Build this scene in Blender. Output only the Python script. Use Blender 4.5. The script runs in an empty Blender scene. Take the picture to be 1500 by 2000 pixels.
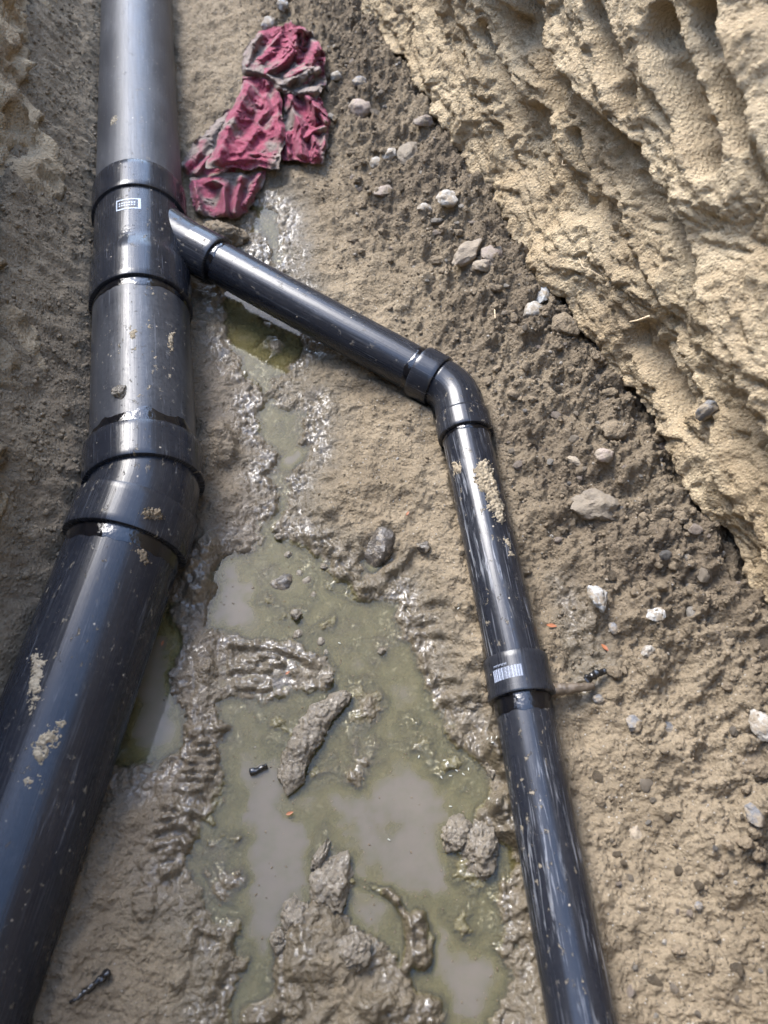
import bpy, bmesh, math, random
import numpy as np
from mathutils import Vector, Matrix

random.seed(7)
RNG = np.random.default_rng(7)
scene = bpy.context.scene
COL = scene.collection

# ------------------------------------------------------------------ camera, sky, sun, exposure
TH, FPX, CAM_H = math.radians(58.8), 1570.0, 1.07
cd = bpy.data.cameras.new("camera")
cd.sensor_fit = 'VERTICAL'; cd.sensor_height = 36.0
cd.lens = 36.0 * FPX / 2000.0
cd.clip_start = 0.02; cd.clip_end = 500
cd.dof.use_dof = True; cd.dof.focus_distance = 1.2; cd.dof.aperture_fstop = 4.0
cam = bpy.data.objects.new("camera", cd); COL.objects.link(cam)
cam.location = (0, 0, CAM_H); cam.rotation_euler = (math.pi/2 - TH, 0, 0)
scene.camera = cam

SUN_EL, SUN_AZ = math.radians(48), math.radians(-37)      # azimuth from +Y towards +X
sdir = Vector((math.sin(SUN_AZ)*math.cos(SUN_EL), math.cos(SUN_AZ)*math.cos(SUN_EL), math.sin(SUN_EL)))
w = bpy.data.worlds.new("World"); scene.world = w; w.use_nodes = True
nt = w.node_tree
sky = nt.nodes.new("ShaderNodeTexSky"); sky.sky_type = 'NISHITA'; sky.sun_disc = False
sky.sun_elevation = SUN_EL; sky.sun_rotation = SUN_AZ
sky.air_density = 1.0; sky.dust_density = 1.0; sky.ozone_density = 1.3
bg = nt.nodes["Background"]; bg.inputs[1].default_value = 0.15
nt.links.new(sky.outputs[0], bg.inputs[0])
sd = bpy.data.lights.new("sun", 'SUN'); sd.energy = 0.9; sd.angle = math.radians(26); sd.color = (1, 0.97, 0.93)
so = bpy.data.objects.new("sun", sd); COL.objects.link(so)
so.rotation_euler = sdir.to_track_quat('Z', 'Y').to_euler(); so.location = sdir*6
scene.view_settings.view_transform = 'Standard'; scene.view_settings.look = 'None'
scene.view_settings.exposure = 3.05; scene.view_settings.gamma = 1.0
scene.cycles.max_bounces = 8; scene.cycles.use_denoising = True

# ------------------------------------------------------------------ helpers: unprojection of photo points onto planes of the place
def ray(px, py):
    u = (px-750)/FPX; v = (py-1000)/FPX
    return np.array([u, math.cos(TH)-v*math.sin(TH), -math.sin(TH)-v*math.cos(TH)])
def P(px, py, z=0.0):
    d = ray(px, py)
    return np.array([0, 0, CAM_H]) + d*((z-CAM_H)/d[2])
def PP(pts, z=0.0): return np.array([P(a, b, z)[:2] for a, b in pts])
def px_size(px, py, n, z=0.0):      # metres that n photo pixels cover at that place
    return n*np.linalg.norm(P(px, py, z)-np.array([0, 0, CAM_H]))/np.linalg.norm(ray(px, py))/FPX

# ------------------------------------------------------------------ numpy noise
_perm = np.random.default_rng(3).permutation(1024).astype(np.int64)
def _h(ix, iy, iz=0):
    return _perm[(_perm[(_perm[(ix) & 1023] + iy) & 1023] + iz) & 1023]
def perlin2(x, y, seed=0):
    xi = np.floor(x).astype(np.int64); yi = np.floor(y).astype(np.int64)
    xf = x-xi; yf = y-yi
    u = xf*xf*xf*(xf*(xf*6-15)+10); v = yf*yf*yf*(yf*(yf*6-15)+10)
    def g(ix, iy, fx, fy):
        a = _h(ix, iy, seed)*(2*np.pi/1024)
        return np.cos(a)*fx+np.sin(a)*fy
    a = g(xi, yi, xf, yf); b = g(xi+1, yi, xf-1, yf); c = g(xi, yi+1, xf, yf-1); d = g(xi+1, yi+1, xf-1, yf-1)
    return ((a+(b-a)*u)*(1-v)+(c+(d-c)*u)*v)*1.5
def fbm2(x, y, oct=4, seed=0, gain=.5):
    s = 0; amp = 1.0
    for k in range(oct):
        s = s+amp*perlin2(x*2**k+k*7.3, y*2**k-k*3.1, seed+k*17); amp *= gain
    return s
def ridged2(x, y, oct=4, seed=0):
    s = 0; amp = 1.0
    for k in range(oct):
        s = s+amp*(1-np.abs(perlin2(x*2**k+k*5.7, y*2**k+k*1.9, seed+k*13))*2); amp *= .5
    return s
def perlin3(p, seed=0):
    i = np.floor(p).astype(np.int64); fr = p-i
    u = fr*fr*fr*(fr*(fr*6-15)+10)
    out = 0
    for dx in (0, 1):
        for dy in (0, 1):
            for dz in (0, 1):
                h = _h(i[:, 0]+dx, i[:, 1]+dy, i[:, 2]+dz+seed)
                a = h*(2*np.pi/1024); zz = (_perm[(h+77) & 1023]/512.0)-1; r = np.sqrt(1-zz*zz)
                g = np.cos(a)*r*(fr[:, 0]-dx)+np.sin(a)*r*(fr[:, 1]-dy)+zz*(fr[:, 2]-dz)
                w_ = (u[:, 0] if dx else 1-u[:, 0])*(u[:, 1] if dy else 1-u[:, 1])*(u[:, 2] if dz else 1-u[:, 2])
                out = out+g*w_
    return out*1.5
def fbm3(p, oct=4, seed=0, gain=.5):
    s = 0; amp = 1.0
    for k in range(oct):
        s = s+amp*perlin3(p*2**k+k*9.1, seed+k*11); amp *= gain
    return s
def clods(x, y, cell, seed=0, fill=.8):
    """height of rounded clods lying on a plane (max of squashed domes), in units of the cell"""
    X = x/cell; Y = y/cell
    xi = np.floor(X).astype(np.int64); yi = np.floor(Y).astype(np.int64)
    best = np.zeros_like(X)
    for dx in (-1, 0, 1):
        for dy in (-1, 0, 1):
            h = _h(xi+dx, yi+dy, seed)
            cx = xi+dx+(_perm[(h+11) & 1023]/1024.0); cy = yi+dy+(_perm[(h+301) & 1023]/1024.0)
            r = .25+.5*(_perm[(h+555) & 1023]/1024.0)
            on = (_perm[(h+777) & 1023]/1024.0) < fill
            a = _perm[(h+99) & 1023]*(np.pi/1024); e = 1+.6*(_perm[(h+431) & 1023]/1024.0)
            ax = (X-cx)*np.cos(a)+(Y-cy)*np.sin(a); ay = (-(X-cx)*np.sin(a)+(Y-cy)*np.cos(a))*e
            d2 = (ax*ax+ay*ay)/(r*r)
            best = np.maximum(best, np.where(on, r*.75*np.sqrt(np.clip(1-d2, 0, 1)), 0))
    return best
def sstep(a, b, x):
    t = np.clip((x-a)/(b-a), 0, 1); return t*t*(3-2*t)
def poly_sd(poly, x, y):
    """signed distance, negative inside"""
    d = np.full(x.shape, 1e9); inside = np.zeros(x.shape, bool); n = len(poly)
    for i in range(n):
        ax, ay = poly[i]; bx, by = poly[(i+1) % n]
        ex, ey = bx-ax, by-ay
        t = np.clip(((x-ax)*ex+(y-ay)*ey)/(ex*ex+ey*ey+1e-12), 0, 1)
        d = np.minimum(d, (x-ax-t*ex)**2+(y-ay-t*ey)**2)
        c = ((ay > y) != (by > y))
        with np.errstate(divide='ignore', invalid='ignore'):
            inside ^= c & (x < (bx-ax)*(y-ay)/(by-ay+1e-15)+ax)
    d = np.sqrt(d)
    return np.where(inside, -d, d)
def seg_d(line, x, y):
    d = np.full(x.shape, 1e9)
    for (ax, ay), (bx, by) in zip(line[:-1], line[1:]):
        ex, ey = bx-ax, by-ay
        t = np.clip(((x-ax)*ex+(y-ay)*ey)/(ex*ex+ey*ey+1e-12), 0, 1)
        d = np.minimum(d, (x-ax-t*ex)**2+(y-ay-t*ey)**2)
    return np.sqrt(d)

# ------------------------------------------------------------------ helpers: meshes and objects
def mesh_np(name, V, F, mat=None, parent=None, smooth=True, attrs=None, uv=None):
    V = np.asarray(V, dtype=np.float32); F = np.asarray(F, dtype=np.int32)
    k = F.shape[1]
    me = bpy.data.meshes.new(name)
    me.vertices.add(len(V)); me.vertices.foreach_set('co', V.ravel())
    me.loops.add(F.size); me.loops.foreach_set('vertex_index', F.ravel())
    me.polygons.add(len(F)); me.polygons.foreach_set('loop_start', np.arange(0, F.size, k, dtype=np.int32))
    me.polygons.foreach_set('loop_total', np.full(len(F), k, dtype=np.int32))
    me.update(calc_edges=True)
    if smooth: me.polygons.foreach_set('use_smooth', np.ones(len(F), dtype=bool))
    if uv is not None:
        l = me.uv_layers.new(name='UVMap'); l.data.foreach_set('uv', np.asarray(uv, dtype=np.float32)[F.ravel()].ravel())
    for an, av in (attrs or {}).items():
        a = me.attributes.new(an, 'FLOAT', 'POINT'); a.data.foreach_set('value', np.asarray(av, dtype=np.float32))
    me.validate()
    if mat: me.materials.append(mat)
    o = bpy.data.objects.new(name, me); COL.objects.link(o)
    if parent is not None: o.parent = parent
    return o
def grid_faces(nr, nc, wrap=False):
    r = np.arange(nr-1)[:, None]; c = np.arange(nc if wrap else nc-1)[None, :]
    a = r*nc+c; b = r*nc+(c+1) % nc
    return np.stack([a, b, b+nc, a+nc], -1).reshape(-1, 4)
def empty(name, loc=(0, 0, 0)):
    o = bpy.data.objects.new(name, None); COL.objects.link(o); o.location = loc; o.empty_display_size = .05
    return o
def tag(o, label, cat, group=None):
    o['label'] = label; o['category'] = cat
    if group: o['group'] = group
    return o
def structure(o, kind='structure'):
    o['kind'] = kind; return o

# ------------------------------------------------------------------ materials
class NB:
    def __init__(s, name):
        s.m = bpy.data.materials.new(name); s.m.use_nodes = True; s.t = s.m.node_tree
        s.b = s.t.nodes['Principled BSDF']; s.out = s.t.nodes['Material Output']
    def n(s, typ, **kw):
        x = s.t.nodes.new('ShaderNode'+typ)
        for k, v in kw.items(): setattr(x, k, v)
        return x
    def l(s, a, b): s.t.links.new(a, b)
    def val(s, sock, v):
        if hasattr(v, 'is_linked') or isinstance(v, bpy.types.NodeSocket): s.l(v, sock)
        else: sock.default_value = v
    def obj(s): return s.n('TexCoord').outputs['Object']
    def uv(s): return s.n('TexCoord').outputs['UV']
    def attr(s, name): return s.n('Attribute', attribute_name=name).outputs['Fac']
    def scale(s, vec, sc, loc=(0, 0, 0)):
        m = s.n('Mapping'); s.l(vec, m.inputs[0]); m.inputs['Scale'].default_value = sc; m.inputs['Location'].default_value = loc
        return m.outputs[0]
    def noise(s, vec, scale, detail=6, rough=.6, dist=0):
        x = s.n('TexNoise'); s.l(vec, x.inputs['Vector']); x.inputs['Scale'].default_value = scale
        x.inputs['Detail'].default_value = detail; x.inputs['Roughness'].default_value = rough; x.inputs['Distortion'].default_value = dist
        return x.outputs['Fac']
    def voro(s, vec, scale, feature='F1', out='Distance'):
        x = s.n('TexVoronoi', feature=feature); s.l(vec, x.inputs['Vector']); x.inputs['Scale'].default_value = scale
        return x.outputs[out]
    def ramp(s, fac, a, b, lo=0., hi=1.):
        x = s.n('MapRange'); x.interpolation_type = 'SMOOTHSTEP'; s.val(x.inputs[0], fac)
        x.inputs[1].default_value = a; x.inputs[2].default_value = b; x.inputs[3].default_value = lo; x.inputs[4].default_value = hi
        return x.outputs[0]
    def math(s, op, a, b=0.):
        x = s.n('Math', operation=op); s.val(x.inputs[0], a); s.val(x.inputs[1], b); return x.outputs[0]
    def mix(s, fac, a, b):
        x = s.n('Mix', data_type='RGBA'); s.val(x.inputs['Factor'], fac)
        for k, v in ((6, a), (7, b)):
            if isinstance(v, tuple): x.inputs[k].default_value = (*v, 1)[:4]
            else: s.l(v, x.inputs[k])
        return x.outputs[2]
    def mixf(s, fac, a, b):
        x = s.n('Mix', data_type='FLOAT'); s.val(x.inputs[0], fac); s.val(x.inputs[2], a); s.val(x.inputs[3], b); return x.outputs[0]
    def bump(s, h, dist, strength=1., normal=None):
        x = s.n('Bump'); s.l(h, x.inputs['Height']); x.inputs['Distance'].default_value = dist; x.inputs['Strength'].default_value = strength
        if normal is not None: s.l(normal, x.inputs['Normal'])
        return x.outputs[0]
    def done(s, color=None, rough=None, normal=None, **kw):
        if color is not None: s.val(s.b.inputs['Base Color'], color if not isinstance(color, tuple) else (*color, 1))
        if rough is not None: s.val(s.b.inputs['Roughness'], rough)
        if normal is not None: s.l(normal, s.b.inputs['Normal'])
        for k, v in kw.items(): s.val(s.b.inputs[k.replace('_', ' ')], v)
        return s.m

def soil_mat(name, dry_a, dry_b, wet_c, attrs=True, fine=1.0, wet_const=0., streak=None, grit=1.):
    b = NB(name); v = b.obj()
    n1 = b.noise(v, 7, 8, .65); n2 = b.noise(v, 60, 6, .7); n3 = b.noise(v, 420, 4, .7)
    c = b.mix(b.ramp(n1, .36, .64), dry_a, dry_b)
    c = b.mix(b.ramp(n2, .3, .75, 0, .5*min(1, .5+grit*.5)), c, tuple(x*.52 for x in dry_b))
    pale = b.ramp(n3, .56, .72, 0, .45)
    c = b.mix(pale, c, tuple(min(1, x*1.45) for x in dry_a))
    # tiny dark grit and pale grains
    vr = b.voro(v, 260, out='Color'); sep = b.n('SeparateColor'); b.l(vr, sep.inputs[0])
    vd = b.voro(v, 260)
    c = b.mix(b.math('MULTIPLY', b.ramp(sep.outputs[0], .86, .9, 0, grit*.7), b.ramp(vd, .45, .2)), c, (.045, .04, .036))
    c = b.mix(b.math('MULTIPLY', b.ramp(sep.outputs[1], .93, .95, 0, grit*.7), b.ramp(vd, .4, .2)), c, (.34, .32, .28))
    wet = b.attr('wet') if attrs else None
    if attrs:
        wn = b.math('ADD', wet, b.math('MULTIPLY', b.math('SUBTRACT', n2, .5), .5))
        wm = b.ramp(wn, .25, .7)
        wcol = b.mix(b.ramp(n2, .3, .7), wet_c, tuple(x*.72 for x in wet_c))
        c = b.mix(wm, c, wcol)
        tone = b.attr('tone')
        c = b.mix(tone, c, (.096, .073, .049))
        alg = b.attr('alg')
        am = b.math('MULTIPLY', b.ramp(b.math('ADD', alg, b.math('MULTIPLY', b.math('SUBTRACT', n2, .5), .9)),   .3, .8), .6)
        c = b.mix(am, c, b.mix(b.ramp(n3, .3, .7), (.08, .073, .02), (.125, .107, .043)))
        rough = b.mixf(wm, .95, b.ramp(n2, .3, .7, .22, .5))
        spec = b.mixf(wm, .25, .35)
    else:
        rough, spec = .92-.6*wet_const, .3+.3*wet_const
    h = b.math('ADD', b.math('MULTIPLY', n2, 1.), b.math('MULTIPLY', n3, .45))
    h = b.math('ADD', h, b.math('MULTIPLY', b.ramp(b.voro(v, 180), .0, .7), -.35))
    if streak:
        st = b.noise(b.scale(v, streak), 1, 4, .6); h = b.math('ADD', h, b.math('MULTIPLY', st, 1.1))
    nrm = b.bump(h, .006*fine, 1.)
    if attrs:
        x = b.n('Mix', data_type='VECTOR'); geo = b.n('NewGeometry').outputs['Normal']
        b.l(b.math('MULTIPLY', wm, .3), x.inputs[0]); b.l(nrm, x.inputs[4]); b.l(geo, x.inputs[5]); nrm = x.outputs[1]
    if attrs or wet_const:      # film of water over wet mud
        film = b.bump(b.math('ADD', b.noise(v, 85, 3, .5), b.math('MULTIPLY', b.noise(v, 330, 2, .5), .1)), .0026)
        b.val(b.b.inputs['Coat Weight'], b.math('MULTIPLY', b.ramp(wet, .55, .95), b.ramp(b.noise(v, 16, 4, .6), .42, .58, .15, 1.)) if attrs else wet_const*.35)
        b.b.inputs['Coat Roughness'].default_value = .02; b.b.inputs['Coat IOR'].default_value = 1.42
        b.l(film, b.b.inputs['Coat Normal'])
    return b.done(c, rough, nrm, Specular_IOR_Level=spec)

M_FLOOR = soil_mat('clay_mud', (.252, .2, .132), (.17, .132, .085), (.118, .094, .06))
M_WALL = soil_mat('dry_loam', (.455, .365, .235), (.34, .258, .155), (.12, .1, .07), fine=1.3, grit=.25)
M_CLOD = soil_mat('clod_soil', (.22, .172, .114), (.15, .116, .075), (.12, .1, .07), attrs=False)
M_WETCLOD = soil_mat('wet_clod', (.19, .158, .113), (.128, .105, .072), (.12, .1, .07), attrs=False, wet_const=.8)
M_DRIED = soil_mat('dried_mud', (.34, .285, .2), (.26, .21, .14), (.12, .1, .07), attrs=False, fine=.6)

def stone_mat(name, a, c, dirt=(.19, .155, .11), dirtamt=.9, rough=.8):
    b = NB(name); v = b.obj()
    oi = b.n('ObjectInfo').outputs['Random']
    n1 = b.noise(v, 40, 6, .65); n2 = b.noise(v, 300, 4, .6)
    col = b.mix(b.ramp(n1, .35, .65), a, c)
    col = b.mix(b.ramp(n2, .3, .7, 0, .5), col, tuple(x*.6 for x in c))
    dm = b.ramp(b.noise(b.scale(v, (1, 1, 1), (3, 1, 2)), 70, 6, .7), .62-dirtamt*.3, .78-dirtamt*.3)
    col = b.mix(dm, col, dirt)
    hsv = b.n('HueSaturation'); b.l(col, hsv.inputs['Color']); b.l(b.math('ADD', b.math('MULTIPLY', oi, .5), .75), hsv.inputs['Value'])
    return b.done(hsv.outputs[0], rough, b.bump(b.math('ADD', n1, b.math('MULTIPLY', n2, .4)), .0035))
M_ST_BROWN = stone_mat('brown_stone', (.22, .18, .135), (.155, .125, .095))
M_ST_PINK = stone_mat('pinkish_stone', (.3, .245, .2), (.22, .17, .135), dirtamt=.6)
M_ST_PALE = stone_mat('pale_stone', (.36, .335, .29), (.27, .25, .215), dirtamt=.65)
M_ST_WHITE = stone_mat('white_stone', (.36, .36, .345), (.28, .28, .265), dirtamt=.6)
M_ST_GREY = stone_mat('grey_stone', (.14, .14, .14), (.085, .085, .088), dirtamt=.6)
M_ST_WET = stone_mat('wet_stone', (.09, .076, .06), (.055, .047, .038), dirtamt=.45, rough=.22)

def pipe_mat(name, dust=.35, scratch=.5, rough=.3, mudspeck=.5, spec=.42, scuff=0.):
    b = NB(name); uv = b.uv()
    big = b.noise(b.scale(uv, (9, 5, 1)), 1, 5, .6, .4)
    fine = b.noise(uv, 140, 5, .7)
    scr = b.noise(b.scale(uv, (330, 9, 1)), 1, 3, .55, .3)
    scr2 = b.noise(b.scale(uv, (170, 13, 1), (5, 2, 0)), 1, 5, .65, 1.0)
    film = b.math('MULTIPLY', b.ramp(big, .25, .75, .25, 1), b.ramp(fine, .25, .7, .35, 1))
    film = b.math('MULTIPLY', film, dust)
    col = b.mix(film, (.0065, .0078, .012), (.095, .095, .095))
    sm = b.math('MULTIPLY', b.ramp(scr2, .58-scuff, .68-scuff*.5), b.ramp(b.noise(b.scale(uv, (14, 7, 1), (3, 3, 0)), 1, 4, .6), .45-scuff, .66-scuff))
    col = b.mix(b.math('MULTIPLY', sm, scratch), col, (.15, .155, .165))
    hair = b.math('MULTIPLY', b.ramp(scr, .64, .7), scratch*.45)
    col = b.mix(hair, col, (.16, .17, .19))
    # splashes and specks of mud
    sp = b.noise(b.scale(uv, (1, .7, 1), (7, 1, 0)), 95, 5, .72)
    spm = b.math('MULTIPLY', b.ramp(sp, .6, .64), b.ramp(b.noise(uv, 9, 3, .6), .42, .58))
    spm = b.math('MULTIPLY', spm, mudspeck)
    col = b.mix(spm, col, (.23, .19, .13))
    spot = b.voro(uv, 120); spc = b.n('SeparateColor'); b.l(b.voro(uv, 120, out='Color'), spc.inputs[0])
    dot = b.math('MULTIPLY', b.ramp(spot, .2, .12), b.ramp(spc.outputs[0], .955, .97))
    col = b.mix(b.math('MULTIPLY', dot, .8), col, (.36, .31, .24))
    r = b.math('ADD', rough, b.math('MULTIPLY', film, .3))
    r = b.math('ADD', r, b.math('MULTIPLY', b.math('SUBTRACT', scr, .5), .3))
    r = b.math('MAXIMUM', r, b.math('MULTIPLY', spm, .9))
    h = b.math('ADD', b.math('MULTIPLY', scr, .25), b.math('MULTIPLY', spm, 2.))
    h = b.math('ADD', h, b.math('MULTIPLY', big, .3))
    return b.done(col, r, b.bump(h, .0006), Specular_IOR_Level=spec)
M_PIPE_FAR = pipe_mat('dusty_pipe', .75, .3, .4, .3, .6)
M_PIPE_MID = pipe_mat('muddy_pipe', .65, .5, .27, 1., .4)
M_PIPE_NEAR = pipe_mat('dark_pipe', .16, .35, .24, .6, .33)
M_PIPE_BR = pipe_mat('branch_pipe', .16, .3, .26, .25)
M_PIPE_LOW = pipe_mat('scratched_pipe', .14, .95, .22, .7, .38, .05)
M_FIT = pipe_mat('fitting', .2, .35, .22, .6, .38)
M_COUP = pipe_mat('coupling', .25, .3, .26, .35, .38)
b = NB('solvent_cement'); M_CEM = b.done((.004, .004, .005), .06, b.bump(b.noise(b.uv(), 90, 4, .6), .0012), Specular_IOR_Level=.6)
b = NB('white_print'); n_ = b.noise(b.obj(), 900, 3, .7); M_PRINT = b.done(b.mix(b.ramp(n_, .35, .6, 0, .5), (.34, .38, .46), (.1, .11, .14)), .5)
b = NB('white_sticker'); n_ = b.noise(b.obj(), 500, 3, .7); M_STICK = b.done(b.mix(b.ramp(n_, .35, .6, 0, .4), (.36, .4, .46), (.16, .18, .2)), .4)

b = NB('crimson_cloth'); v = b.obj(); uv = b.uv()
rib = b.n('TexWave', wave_type='BANDS', bands_direction='Y'); b.l(uv, rib.inputs[0]); rib.inputs['Scale'].default_value = 190; rib.inputs['Distortion'].default_value = 2.5
rib.inputs['Detail'].default_value = 3
rib2 = b.n('TexWave', wave_type='BANDS', bands_direction='X'); b.l(uv, rib2.inputs[0]); rib2.inputs['Scale'].default_value = 120; rib2.inputs['Distortion'].default_value = 1.5
nz = b.noise(v, 26, 6, .65); nf = b.noise(v, 260, 5, .7)
red = b.mix(b.ramp(nf, .3, .7), (.23, .017, .05), (.13, .008, .025))
mud = b.math('ADD', b.attr('mud'), b.math('MULTIPLY', b.math('SUBTRACT', nz, .5), 1.1))
mud = b.math('ADD', mud, b.math('MULTIPLY', b.math('SUBTRACT', nf, .5), .7))
col = b.mix(b.ramp(mud, .3, .85), red, b.mix(b.ramp(nf, .3, .7), (.2, .155, .12), (.125, .092, .072)))
hh = b.math('ADD', b.math('MULTIPLY', rib.outputs['Fac'], .55), b.math('MULTIPLY', nf, .35)); hh = b.math('ADD', hh, b.math('MULTIPLY', rib2.outputs['Fac'], .25))
M_RAG = b.done(col, .85, b.bump(hh, .0012), Sheen_Weight=.15)

b = NB('murky_water'); v = b.obj()
dep = b.attr('depth'); n1 = b.noise(v, 9, 5, .6); n2 = b.noise(v, 45, 5, .65)
mc = b.mix(b.ramp(b.math('ADD', dep, b.math('MULTIPLY', b.math('SUBTRACT', n1, .5), .025)), .012, .026), (.104, .088, .037), (.113, .095, .07))
mc = b.mix(b.ramp(n2, .4, .7, 0, .25), mc, (.07, .072, .03))
dif = b.n('BsdfDiffuse'); b.l(mc, dif.inputs[0])
tr = b.n('BsdfTransparent'); tr.inputs[0].default_value = (.9, .88, .76, 1)
opac = b.math('SUBTRACT', 1., b.math('POWER', 2.718, b.math('MULTIPLY', dep, -85.)))
ms = b.n('MixShader'); b.l(opac, ms.inputs[0]); b.l(tr.outputs[0], ms.inputs[1]); b.l(dif.outputs[0], ms.inputs[2])
gl = b.n('BsdfGlossy'); gl.inputs['Roughness'].default_value = .02
rip = b.bump(b.noise(v, 30, 3, .5), .0006, .5); b.l(rip, gl.inputs['Normal'])
fr = b.n('Fresnel'); fr.inputs[0].default_value = 1.33; b.l(rip, fr.inputs['Normal'])
m2 = b.n('MixShader'); b.l(fr.outputs[0], m2.inputs[0]); b.l(ms.outputs[0], m2.inputs[1]); b.l(gl.outputs[0], m2.inputs[2])
b.l(m2.outputs[0], b.out.inputs[0]); M_WATER = b.m

def plain(name, a, c, rough=.7, sc=80):
    b = NB(name); n = b.noise(b.obj(), sc, 5, .65)
    return b.done(b.mix(b.ramp(n, .35, .65), a, c), rough, b.bump(n, .001))
M_ORANGE = plain('dead_leaf', (.26, .085, .025), (.16, .05, .02), .6)
M_TWIG = plain('pale_root', (.5, .4, .26), (.38, .28, .17), .8)
M_BLACK = plain('black_bit', (.008, .008, .009), (.014, .013, .012), .12)
M_GRAIN = plain('white_grain', (.42, .42, .36), (.34, .33, .27), .4)
M_PINK = plain('pink_plastic', (.6, .15, .2), (.5, .12, .15), .5)
M_BARK = plain('brown_root', (.1, .075, .05), (.06, .045, .03), .5)

# ------------------------------------------------------------------ layout of the trench
WD = np.array([-.344, .939]); WN = np.array([.939, .344]); W0 = .645      # right wall: direction, outward normal, offset at z=.1
LD = np.array([-.166, .986]); LN = np.array([-.986, -.166]); L0 = .385     # left wall
LEAN_R, LEAN_L = .16, .25
TOP = 1.7; TOP_L, TOP_LN = 0.8, 1.7  # left top, out of view, shaped for light: low far off, high near for shade
def LOFF(s): return .385+.42*.08*np.log1p(np.exp((.62-s)/.08))      # the left side opens out where the pipe turns
def PW(px, py):                         # photo point -> (s, z) on the right wall plane
    d = ray(px, py); dn = d[:2] @ WN
    T = (W0+LEAN_R*(CAM_H-.1))/(dn-LEAN_R*d[2])
    p = np.array([0, 0, CAM_H])+d*T
    return float(p[:2] @ WD), float(p[2])

ZA = .075
A_far, A_bend, A_near = P(267, 0, ZA), P(282, 965, ZA), P(-94, 2000, .045)
A_far = A_far+(A_far-A_bend)*.9
A_near = A_near+(A_near-A_bend)*.6
B_wye, B_elb, B_cpl, B_end = P(272, 428, ZA+.008), P(891, 765, .06), P(1008, 1300, .045), P(1137, 2000, .04)
B_end = B_end+(B_end-B_cpl)*.5
R1, R2 = .079, .0375

PUD = [
 [(480,400),(520,395),(545,420),(558,490),(548,545),(500,530),(470,500),(440,545),(430,600),(440,660),(470,720),(505,778),(492,800),(500,835),(532,880),(525,930),(537,970),(520,1010),
  (508,1055),(480,1085),(440,1078),(408,1120),(398,1180),(412,1232),(470,1250),(560,1262),(640,1290),(650,1340),(560,1350),(440,1352),(420,1400),(415,1470),(420,1540),(400,1590),(370,1650),(345,1700),
  (400,1770),(455,1820),(462,1880),(440,1960),(440,2060),(570,2060),(545,1950),(556,1880),(535,1830),(600,1780),(680,1790),(760,1850),(800,1900),(770,1990),(760,2060),(960,2060),
  (985,1960),(1003,1920),(978,1850),(990,1780),(1012,1700),(990,1610),(965,1545),(935,1480),(880,1430),(838,1340),(800,1240),(765,1165),(700,1160),(640,1105),(585,1065),(545,1030),(560,995),(560,955),
  (578,920),(592,885),(603,840),(598,800),(560,795),(520,772),(550,740),(570,715),(590,690),(600,660),(585,600),(560,560)],
 [(262,1190),(340,1180),(352,1240),(330,1310),(372,1420),(355,1475),(250,1510),(200,1500)],
]
PUDW = [PP(p) for p in PUD]
MOUND = PP([(560,1775),(600,1742),(640,1752),(650,1790),(700,1830),(745,1850),(740,1885),(725,1905),(788,1905),(795,1930),(760,1985),(745,2060),(560,2060),(545,1950),(558,1880),(535,1830)])
TREAD = PP([(420,1250),(560,1258),(622,1300),(640,1340),(520,1352),(425,1350),(405,1300)])
POOLS = [PP(p) for p in ([(470,1480),(540,1490),(560,1560),(590,1640),(590,1720),(560,1800),(520,1880),(480,1820),(465,1700)], [(850,1830),(930,1850),(960,1900),(930,1990),(870,1990),(845,1900)],
 [(415,1100),(470,1095),(505,1150),(485,1225),(415,1215)], [(700,1540),(800,1490),(880,1530),(855,1620),(880,1720),(780,1720),(660,1640),(645,1570)], [(695,1765),(745,1765),(755,1840),(700,1840)], [(270,1230),(330,1240),(350,1430),(250,1480)])]
gx = np.arange(-1.05, 1.25, .005); gy = np.arange(-.7, 3.0, .005)
GX, GY = np.meshgrid(gx, gy)
def gridfield(polys): return np.minimum.reduce([poly_sd(p, GX, GY) for p in polys])
SD_P, SD_M, SD_T, SD_D = gridfield(PUDW), gridfield([MOUND]), gridfield([TREAD]), gridfield(POOLS)
def sample(F, x, y):
    fx = np.clip((x-gx[0])/.005, 0, len(gx)-1.001); fy = np.clip((y-gy[0])/.005, 0, len(gy)-1.001)
    i = fx.astype(int); j = fy.astype(int); u = fx-i; v = fy-j
    return (F[j, i]*(1-u)+F[j, i+1]*u)*(1-v)+(F[j+1, i]*(1-u)+F[j+1, i+1]*u)*v

# ridges (height > 0) and dents pressed into the mud: photo polyline, half width m, height m
RIDGES = []
def R(w_, h_, *pts): RIDGES.append((PP(pts), w_, h_))
for q in ([(512,1284),(540,1286)],[(527,1297),(552,1299)],[(460,1306),(527,1310)],[(458,1330),(524,1332)],[(464,1343),(526,1345)],[(565,1316),(602,1321)],[(452,1269),(450,1310)],[(411,1312),(449,1316)],
          [(454,1265),(505,1263),(557,1272),(595,1291),(617,1306)],[(466,1292),(500,1293)]): R(.0042, .009, *q)
for q in ([(381,1452),(448,1445)],[(374,1471),(436,1466)],[(370,1490),(440,1481)],[(359,1509),(418,1507)],[(358,1527),(410,1522)],[(396,1428),(446,1423)],[(350,1545),(400,1541)]): R(.0042, .009, *q)
for q in ([(330,1576),(400,1591),(434,1629)],[(325,1598),(372,1596)],[(312,1622),(366,1610),(402,1645)],[(299,1657),(357,1642),(392,1692),(424,1735),(456,1771)],[(345,1570),(330,1600)]): R(.0045, .0085, *q)
for k in range(6): R(.004, .009, (272, 1745+k*17), (303, 1743+k*17))
for q in ([(372,1824),(364,1890),(350,1920)],[(392,1805),(445,1828),(447,1868),(411,1940)],[(300,1720),(340,1700)],[(290,1690),(335,1668)]): R(.007, .013, *q)
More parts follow.
